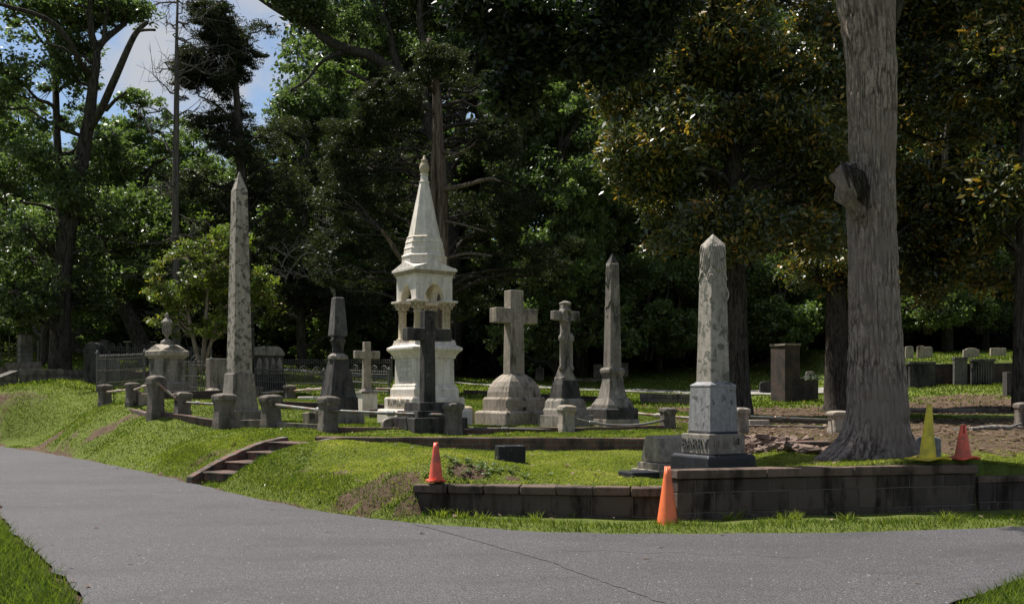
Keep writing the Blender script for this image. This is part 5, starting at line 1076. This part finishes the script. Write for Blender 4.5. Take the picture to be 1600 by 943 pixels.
tree('oak_tree', 'spreading oak whose long bent limb reaches left over the cedars, above the white spire', 'tree', b, subdiv(T, 3, .05), E, 1250, 80, .46, (.16, .085), M_lfoak, M_bark, 31, 90, .45, 1.4)
# --- magnolias with big glossy leaves
b, T, E = pxtree((1152, 648, 23.5), [([(1155, 665, 23.5), (1153, 640, 23.5), (1150, 560, 23.5), (1148, 450, 23.5), (1147, 350, 23.7), (1145, 200, 24), (1140, 50, 24.2), (1140, -120, 24.4), (1140, -260, 24.5)], [60, 46, 39, 37, 32, 26, 20, 12, 5])],
    [(1130, 60, 23.8, 130, 90, 2.0, 3), (1000, 130, 23.6, 75, 60, 1.5, 1.4), (1060, 230, 23, 110, 80, 1.6, 2.4), (1200, 230, 23.2, 110, 90, 1.7, 2.4), (990, 270, 23.4, 60, 60, 1.3, 1.2), (1030, 350, 23, 80, 45, 1.4, 1.3), (1200, 370, 23, 110, 60, 1.5, 1.7), (1150, -80, 24.2, 180, 90, 2.4, 3), (1270, 100, 24, 80, 100, 1.8, 2), (1120, 330, 24.8, 120, 60, .8, 1.0), (1290, 330, 24, 50, 70, 1.3, 1)])
tree('magnolia_tree', 'large magnolia with glossy dark and rusty leaves, trunk right behind the pale draped obelisk', 'tree', b, subdiv(T, 3, .03), E, 2000, 75, .40, (.135, .05), M_lfmag, M_bark, 51, 90, .36, 1.3, flat=.7, up=.35, r0=.06)
b, T, E = pxtree((1303, 640, 26.5), [([(1303, 655, 26.5), (1305, 630, 26.5), (1306, 560, 26.5), (1306, 450, 26.5), (1310, 300, 26.7), (1315, 100, 27), (1330, -150, 27.5)], [54, 37, 33, 30, 26, 20, 8]), ([(1322, 640, 26.8), (1320, 560, 26.8), (1318, 480, 27)], [26, 20, 16])],
    [(1320, 420, 27, 90, 50, 1.5, 1.0), (1330, 250, 27.4, 110, 100, 1.8, 1.6), (1330, 80, 27.6, 110, 100, 2, 1.6), (1450, 180, 27, 90, 110, 1.8, 2.0), (1460, 330, 27, 90, 90, 1.8, 2.0), (1440, 40, 27, 90, 80, 1.8, 1.8), (1380, -90, 27.5, 150, 90, 2.4, 2), (1480, 440, 27, 70, 45, 1.6, 1.0)])
tree('magnolia_tree', 'second magnolia whose dark double trunk stands just left of the big furrowed trunk', 'tree', b, subdiv(T, 3, .03), E, 1600, 66, .42, (.145, .054), M_lfmag, M_bark, 52, 80, .34, 1.2, flat=.7, up=.35, r0=.06)
b, T, E = pxtree((1592, 628, 24.5), [([(1594, 640, 24.5), (1593, 560, 24.5), (1596, 400, 24.5), (1600, 200, 24.6), (1600, -100, 25)], [26, 20, 18, 15, 8])], [(1560, 120, 25, 80, 110, 1.8, 2.2), (1570, 300, 25, 80, 90, 1.8, 2), (1560, -40, 25, 120, 90, 2, 2), (1680, 200, 25, 90, 160, 2, 2), (1560, 400, 25.5, 70, 55, 1.6, 1.2), (1660, 420, 25, 90, 60, 1.6, .8)])
tree('magnolia_tree', 'magnolia with a thin dark trunk at the right edge of the picture', 'tree', b, subdiv(T, 3, .03), E, 1100, 55, .42, (.165, .06), M_lfmag, M_bark, 53, 60, .34, 1.2, flat=.7, up=.35, r0=.06)
# crape myrtle
b, T, E = pxtree((312, 570, 27), [([(314, 580, 27), (306, 545, 27), (299, 515, 27), (292, 480, 27)], [9, 7, 6, 4]), ([(316, 580, 27), (319, 540, 27), (322, 500, 27), (325, 440, 27)], [8, 7, 6, 4]), ([(318, 578, 27), (330, 535, 27), (345, 490, 27), (370, 460, 27)], [6, 5, 4, 3])],
    [(255, 478, 27, 42, 34, 1.0, 1.0), (290, 435, 27, 55, 50, 1.2, 1.6), (335, 405, 27.3, 55, 48, 1.2, 1.6), (325, 362, 27.3, 34, 30, .7, .6), (350, 470, 27.4, 60, 48, 1.0, 1.3), (404, 462, 27, 32, 44, .7, .8), (310, 500, 27, 75, 30, 1.0, 1.0), (370, 380, 27.3, 25, 25, .7, .3)])
tree('crape_myrtle', 'small bright green crape myrtle with several thin stems left of the tall obelisk', 'tree', b, subdiv(T), E, 460, 52, .20, (.085, .045), M_lfmyr, M_myr, 61, 40, .50, 3.2, r0=.03, tw=.007, up=.6)
# --- generic background kinds, copied
def std_tree(name, label, seed, lm, leaf, ncl=780, per=85, H=15, Rr=4.6, group=None, kind='round', low=3.0):
    rg = np.random.default_rng(seed); T = [([(0, 0, -.4), (.05, 0, .6), (.1, .1, H * .25), (-.1, .1, H * .5), (.2, -.1, H * .75), (.1, 0, H * .95)], [.42, .30, .26, .20, .12, .03])]
    for k in range(5): a = k * 1.3 + rg.random(); z = H * (.28 + .1 * k); T.append(([(0, 0, z), (math.cos(a) * 1.2, math.sin(a) * 1.2, z + 1.2), (math.cos(a) * 2.6, math.sin(a) * 2.6, z + 2)], [.12, .09, .03]))
    E = [(math.cos(a) * Rr * .45, math.sin(a) * Rr * .45, z, Rr * .6, Rr * .6, H * .16, 1) for z in np.linspace(low, H * .72, 4) for a in (z, z + 2.1, z + 4.2)] + [(0, 0, H * .85, Rr * .55, Rr * .55, H * .17, 2)]
    return tree(name, label, 'tree', (0, 0, 0), subdiv(T, 2), E, ncl, per, .46, leaf, lm, M_bark, seed, 50, .42, 1.1, group=group)
GR = 'tall trees in the wood behind the graves'
A_ = std_tree('broadleaf_tree', 'x', 71, M_lfoak, (.17, .10), group=GR); B_ = std_tree('broadleaf_tree', 'x', 72, M_lfbr, (.18, .10), group=GR)
first = {id(A_): True, id(B_): True}
def put(src, px, d, sc, label, zsc=None):
    x = (px - 800) / F * d; z = gz(x, d) - .2; rz = random.uniform(0, 6.28); s = (sc, sc, zsc or sc)
    if first.get(id(src)): first[id(src)] = False; src.location = (x, d, z); src.rotation_euler = (0, 0, rz); src.scale = s; src['label'] = label; return src
    return dup(src, (x, d, z), rz, label, s)
for src, px, d, sc, lab in [(B_, -60, 42, .85, 'leafy tree beyond the left edge beside the forked oak'), (B_, 30, 50, .85, 'bright green tree behind the thin railing at the far left'), (A_, 140, 47, .78, 'leafy tree behind the stone shed'), (B_, 215, 45, .80, 'bright green tree just left of the bare dead tree'),
        (B_, 305, 52, .80, 'tree filling the gap between dead tree and dark cedar'), (A_, 420, 50, .78, 'tall green tree just right of the sky gap'), (B_, 520, 47, .95, 'sunlit green tree left of the white spire behind the cedar'), (A_, 600, 56, 1.5, 'tall tree far behind the white spire'), (A_, 750, 54, 1.55, 'tall tree behind the big tan cross'),
        (B_, 905, 48, 1.28, 'bright sunlit tree between white spire and magnolia'), (B_, 960, 52, 1.25, 'sunlit tree behind the carved obelisk'), (A_, 1010, 56, 1.5, 'tall tree behind the left part of the large magnolia'), (A_, 1160, 55, 1.55, 'tall tree straight behind the large magnolia'), (A_, 1300, 54, 1.5, 'tall tree behind the second magnolia'),
        (A_, 1440, 52, 1.5, 'tall tree behind the big furrowed trunk at the right'), (A_, 1570, 50, 1.5, 'tall tree above the terrace wall near the right edge'), (A_, 1700, 46, 1.3, 'tall tree beyond the right edge')]:
    put(src, px, d, sc, lab)
put(B_, 872, 43, .80, 'narrow sunlit tree seen between the big tan cross and the ornate cross', 1.0)
GS = 'dense shrubs at the back of the graveyard'
def std_shrub(seed, lm, leaf, R0=2.2, H=4.6):
    E = [(x, y, z, R0 * .6, R0 * .55, H * .22, 1) for x, y, z in [(-1, 0, .9), (1, .3, 1.0), (0, -.3, 2.1), (-.7, .3, 3.0), (.8, 0, 3.1), (0, 0, 3.9)]]
    T = [([(0, 0, -.3), (.1, 0, 1), (0, .1, 2.2), (.1, 0, 3.4)], [.12, .10, .07, .03]), ([(.2, 0, -.3), (.7, 0, 1.2), (1.1, .1, 2.6)], [.08, .06, .02]), ([(-.2, 0, -.3), (-.7, .1, 1.2), (-1.1, .1, 2.4)], [.08, .06, .02])]
    return tree('evergreen_shrub', 'x', 'shrub', (0, 0, 0), T, E, 330, 85, .4, leaf, lm, M_bark, seed, 24, .38, 1.4, group=GS)
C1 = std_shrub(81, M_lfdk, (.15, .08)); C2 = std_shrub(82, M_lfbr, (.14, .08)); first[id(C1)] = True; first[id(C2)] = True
near_ = ['the far left edge', 'the thin railing', 'the stone shed', 'the shed door', 'the leaning trunk', 'the urn', 'the tall obelisk', 'the roofed tomb', 'the ornate iron fence', 'the black stained monument', 'the small cross', 'the white monument', 'the plain black cross', 'the big tan cross', 'the ornate cross', 'the carved obelisk', 'the pale pair of rear stones', 'the short peaked post', 'the pale draped obelisk', 'the magnolia trunk', 'the brick pillar', 'the double magnolia trunk', 'the big furrowed trunk', 'the three white topped stones', 'the yellow cone', 'the red cone', 'the right edge']
for i, px in enumerate(np.linspace(-40, 1640, 27)):
    dd = 53 + 3 * math.sin(i * 2.3); put(C1, px, dd, 1.25 + .2 * math.sin(i * 1.7), 'dark dense shrub on the far woodland edge, behind ' + near_[i])
for px, d, sc, lab in [(10, 47, .8, 'bright low shrub by the railing at the far left'), (55, 48, .75, 'bright low shrub between railing and thin trunk'), (1010, 45, 1.05, 'sunlit shrub hanging low between carved obelisk and pale obelisk'), (1060, 46, 1.0, 'sunlit shrub just left of the magnolia trunk'), (1215, 45, 1.05, 'sunlit shrub above the brick pillar'), (1260, 46, 1.0, 'sunlit shrub left of the double magnolia trunk'), (1450, 44, .9, 'shrub above the three white topped stones'), (1530, 45, .9, 'shrub above the wide pale headstones'), (520, 43, .7, 'low shrub behind the black stained monument')]:
    o = put(C2, px, d, sc, lab); o.location.z += 1.3 if px > 1000 else 0
# far wood as one mass
rg = np.random.default_rng(99); n = 4200; px = rg.uniform(-600, 2200, n); d = rg.uniform(60, 82, n); x = (px - 800) / F * d; top = np.where(px < 450, 15.5, 27.0) * (.9 + .2 * vnoise(x * .15, x * 0 + 3)); z = 3 + (top - 3) * rg.random(n) ** .9
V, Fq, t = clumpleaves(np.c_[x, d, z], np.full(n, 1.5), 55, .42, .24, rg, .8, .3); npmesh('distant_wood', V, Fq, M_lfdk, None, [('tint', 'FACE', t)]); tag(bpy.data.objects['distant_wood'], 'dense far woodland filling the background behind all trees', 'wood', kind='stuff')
n = 900; px = rg.uniform(-300, 1900, n); d = rg.uniform(57, 66, n); x = (px - 800) / F * d; z = 2.5 + rg.random(n) * 6
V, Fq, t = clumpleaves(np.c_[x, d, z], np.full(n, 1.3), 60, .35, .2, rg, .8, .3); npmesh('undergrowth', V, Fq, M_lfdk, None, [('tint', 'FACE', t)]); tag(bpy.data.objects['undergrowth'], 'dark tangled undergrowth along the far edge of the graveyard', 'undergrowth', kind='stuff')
# trunks further back
for i, (px, d, w) in enumerate([(505, 46, 11), (548, 50, 9), (770, 49, 12), (1030, 47, 10), (1090, 50, 12), (620, 48, 9), (950, 51, 10), (240, 46, 12), (320, 44, 9), (1480, 45, 14), (1540, 47, 10)]):
    x = (px - 800) / F * d; z = gz(x, d); r = w * d / F / 2; t = thing('bare_trunk', 'dark trunk in the far shade, in line with ' + ['the black stained monument', 'the small cross', 'the fallen pipe', 'the short peaked post', 'the tip of the pale obelisk', 'the white column base', 'the carved obelisk', 'the urn pedestal', 'the crape myrtle stems', 'the red cone top', 'the wide pale headstone'][i], 'tree', (x, d, z))
    hh_ = .5 if px < 450 else 1; MB().tube([(0, 0, -.3), (.1 * math.sin(i), 0, 3 * hh_), (.3 * math.sin(i * 2), 0, 7 * hh_), (.1, 0, 12 * hh_)], [r * 1.3, r, r * .8, r * .5], 10).build('trunk', M_bark, t, 0, True)
# ------------------------------------------------------------------ grass
def blades(name, label, pts, hgt, wid, lean, tint, rg):
    n = len(pts); a = rg.random(n) * 6.283; s = np.c_[np.cos(a), np.sin(a), np.zeros(n)] * (wid / 2)[:, None]; b = rg.random(n) * 6.283
    lv = np.c_[np.cos(b), np.sin(b), np.zeros(n)] * (hgt * lean)[:, None]; up = np.array([0, 0, 1.0])
    m1 = pts + lv * .35 + up * (hgt * .55)[:, None]; tp = pts + lv + up * hgt[:, None]
    V = np.stack([pts - s, pts + s, m1 + s * .75, m1 - s * .75, tp], 1).reshape(-1, 3); i = np.arange(n)[:, None] * 5
    Ft = np.concatenate([i + np.array([[0, 1, 2]]), i + np.array([[0, 2, 3]]), i + np.array([[3, 2, 4]])], 0)
    npmesh(name, V, Ft, M_blade, None, [('tint', 'FACE', np.tile(tint, 3))]); o = bpy.data.objects[name]; tag(o, label, 'grass', kind='stuff')
rg = np.random.default_rng(123)
def scatter(n, x0, x1, y0, y1, dens_y=1.0):
    y = y0 + (y1 - y0) * rg.random(n) ** dens_y; x = x0 + (x1 - x0) * rg.random(n); return x, y
def inview(x, y, m=60): px = 800 + x / np.maximum(y, .5) * F; return (px > -m) & (px < 1600 + m)
def lawn(name, label, n, x0, x1, y0, y1, h, w, keep=None, lean=.6):
    x, y = scatter(n, x0, x1, y0, y1); k = inview(x, y) & (roadsd(x, y) > .02); x, y = x[k], y[k]
    s = soil(x, y); k = rg.random(len(x)) > smooth((s - .3) / .4) * .97; 
    if keep is not None: k &= keep(x, y)
    x, y = x[k], y[k]; z = Zg(x, y); hn = h * (.5 + .9 * rg.random(len(x))) * (.6 + .8 * fbm(x * 1.3, y * 1.3, 3)); tt = np.clip(.25 * rg.random(len(x)) + .75 * fbm(x * 2.1 + 7, y * 2.1, 4) + .12 * rg.normal(size=len(x)) , 0, 1)
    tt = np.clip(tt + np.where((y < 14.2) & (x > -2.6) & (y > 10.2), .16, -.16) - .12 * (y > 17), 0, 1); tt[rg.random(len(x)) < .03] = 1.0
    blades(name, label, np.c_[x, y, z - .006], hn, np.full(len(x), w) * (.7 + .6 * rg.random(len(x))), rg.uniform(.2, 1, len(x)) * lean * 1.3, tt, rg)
notlow = lambda x, y: ~inpoly(x, y, LOWREG)
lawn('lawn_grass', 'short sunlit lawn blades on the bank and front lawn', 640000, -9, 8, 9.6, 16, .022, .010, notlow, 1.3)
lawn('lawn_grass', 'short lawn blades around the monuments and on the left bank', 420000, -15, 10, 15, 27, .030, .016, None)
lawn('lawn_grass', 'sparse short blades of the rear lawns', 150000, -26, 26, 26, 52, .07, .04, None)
x, y = scatter(260000, -9, 9, 5.5, 16); sdv = roadsd(x, y); k = inview(x, y, 120) & (sdv > .0) & (sdv < .62 + .35 * (fbm(x * 2, y * 2, 3) - .5)) & (rg.random(len(x)) < np.clip(sdv / .15, .15, 1)); x, y = x[k], y[k]
blades('verge_grass', 'longer bright grass fringe along the road edge', np.c_[x, y, Zg(x, y) - .01], (.035 + .045 * rg.random(len(x))) * (.55 + .9 * fbm(x * 2.5, y * 2.5, 3)), np.full(len(x), .009), rg.uniform(.3, 1.1, len(x)), np.clip(-.22 + .5 * fbm(x * 2 + 9, y * 2, 3) + .3 * rg.random(len(x)), 0, 1), rg)
x, y = scatter(120000, -6, 6, 4.5, 11); k = inview(x, y, 150) & (roadsd(x, y) > .03) & ((x < -2) & (y < 10 - 0 * x) & (y < 9.9) | (x > 2.3) & (y < 8.2)) & ~inpoly(x, y, LOWREG & True if False else LOWREG); k = inview(x, y, 150) & (roadsd(x, y) > .0) & (((x < -2) & (y < 9.9)) | ((x > 2.3) & (y < 8.2))); x, y = x[k], y[k]
blades('near_grass', 'long green grass in the two bottom corners beside the road', np.c_[x, y, Zg(x, y) - .01], .05 + .07 * rg.random(len(x)), np.full(len(x), .008), rg.uniform(.4, 1.2, len(x)), np.clip(-.1 + .5 * rg.random(len(x)), 0, 1), rg)
# taller tufts against the front walls
tx = []; 
for i in range(26):
    u = rg.random(); 
    if u < .5: q = (WA[0] + rg.random() * 2.6, 9.95 + rg.normal() * .12)
    else: q = (1.5 + rg.random() * 4.5, 9.62 + rg.random() * .35 + .1 * rg.random())
    m_ = rg.integers(14, 40); tx.append(np.c_[q[0] + rg.normal(size=m_) * .035, q[1] + rg.normal(size=m_) * .03])
tx = np.concatenate(tx); k = roadsd(tx[:, 0], tx[:, 1]) > .03; tx = tx[k]
blades('grass_tufts', 'scattered taller grass tufts at the foot of the front walls', np.c_[tx, Zg(tx[:, 0], tx[:, 1]) - .01], .05 + .07 * rg.random(len(tx)), np.full(len(tx), .011), rg.uniform(.5, 1.2, len(tx)), .3 + .4 * rg.random(len(tx)), rg)
# dead leaves on the dirt
n = 17000; x, y = scatter(n, 2, 17, 12, 34); k = inview(x, y) & (soil(x, y) > .35); x, y = x[k], y[k]; M_litter = leafmat('leaf_litter', [(0, (.09, .055, .035)), (.6, (.14, .095, .065)), (1, (.27, .21, .14))], .1, .2, (1, 1, 1))
V, Fq, t = clumpleaves(np.c_[x, y, Zg(x, y) + .015], np.full(len(x), .02), 1, .09, .05, rg, .3, 3.0); npmesh('leaf_litter', V, Fq, M_litter, None, [('tint', 'FACE', t)]); tag(bpy.data.objects['leaf_litter'], 'dry brown leaves scattered over the bare dirt under the magnolias', 'leaf litter', kind='stuff')
x, y = scatter(900, -9, 8, 9.4, 17); k = inview(x, y) & (roadsd(x, y) > .0); x, y = x[k], y[k]
V, Fq, t = clumpleaves(np.c_[x, y, Zg(x, y) + .028], np.full(len(x), .02), 1, .055, .03, rg, .3, 2.0); npmesh('fallen_leaves', V, Fq, M_litter, None, [('tint', 'FACE', .5 + .5 * t)]); tag(bpy.data.objects['fallen_leaves'], 'single dry leaves fallen on the front lawn and bank', 'leaf litter', kind='stuff')
x, y = scatter(1500, -9, 8, 6, 17); sdv = roadsd(x, y); k = inview(x, y) & (sdv < -.02) & (rg.random(len(x)) < np.exp(sdv / .35) * .5 + .02); x, y = x[k], y[k]
V, Fq, t = clumpleaves(np.c_[x, y, x * 0 + .008], np.full(len(x), .006), 1, .045, .022, rg, .1, 4.0); npmesh('road_debris', V, Fq, M_litter, None, [('tint', 'FACE', t)]); tag(bpy.data.objects['road_debris'], 'small dry leaves and bits lying on the asphalt near its edge', 'leaf litter', kind='stuff')

cw_n = 44; cx_ = np.r_[rg.normal(-.45, .28, cw_n), rg.normal(-3.0, .5, 16), rg.normal(1.0, .5, 8)]; cy_ = np.r_[rg.normal(10.52, .09, cw_n), rg.normal(11.2, .4, 16), rg.normal(10.6, .2, 8)]; kk_ = (roadsd(cx_, cy_) > .5) & ~inpoly(cx_, cy_, LOWREG); cx_, cy_ = cx_[kk_][:46], cy_[kk_][:46]
V, Fq, t = clumpleaves(np.c_[cx_, cy_, Zg(cx_, cy_) + .03], np.full(len(cx_), .045), 14, .032, .016, rg, .45, 1.6); M_weed = leafmat('weed_leaf', [(0, (.09, .12, .06)), (1, (.20, .25, .15))], .3, .2)
npmesh('broadleaf_weeds', V, Fq, M_weed, None, [('tint', 'FACE', t)]); tag(bpy.data.objects['broadleaf_weeds'], 'small pale broadleaf weeds growing in the lawn just behind the low block wall', 'weeds', kind='stuff')
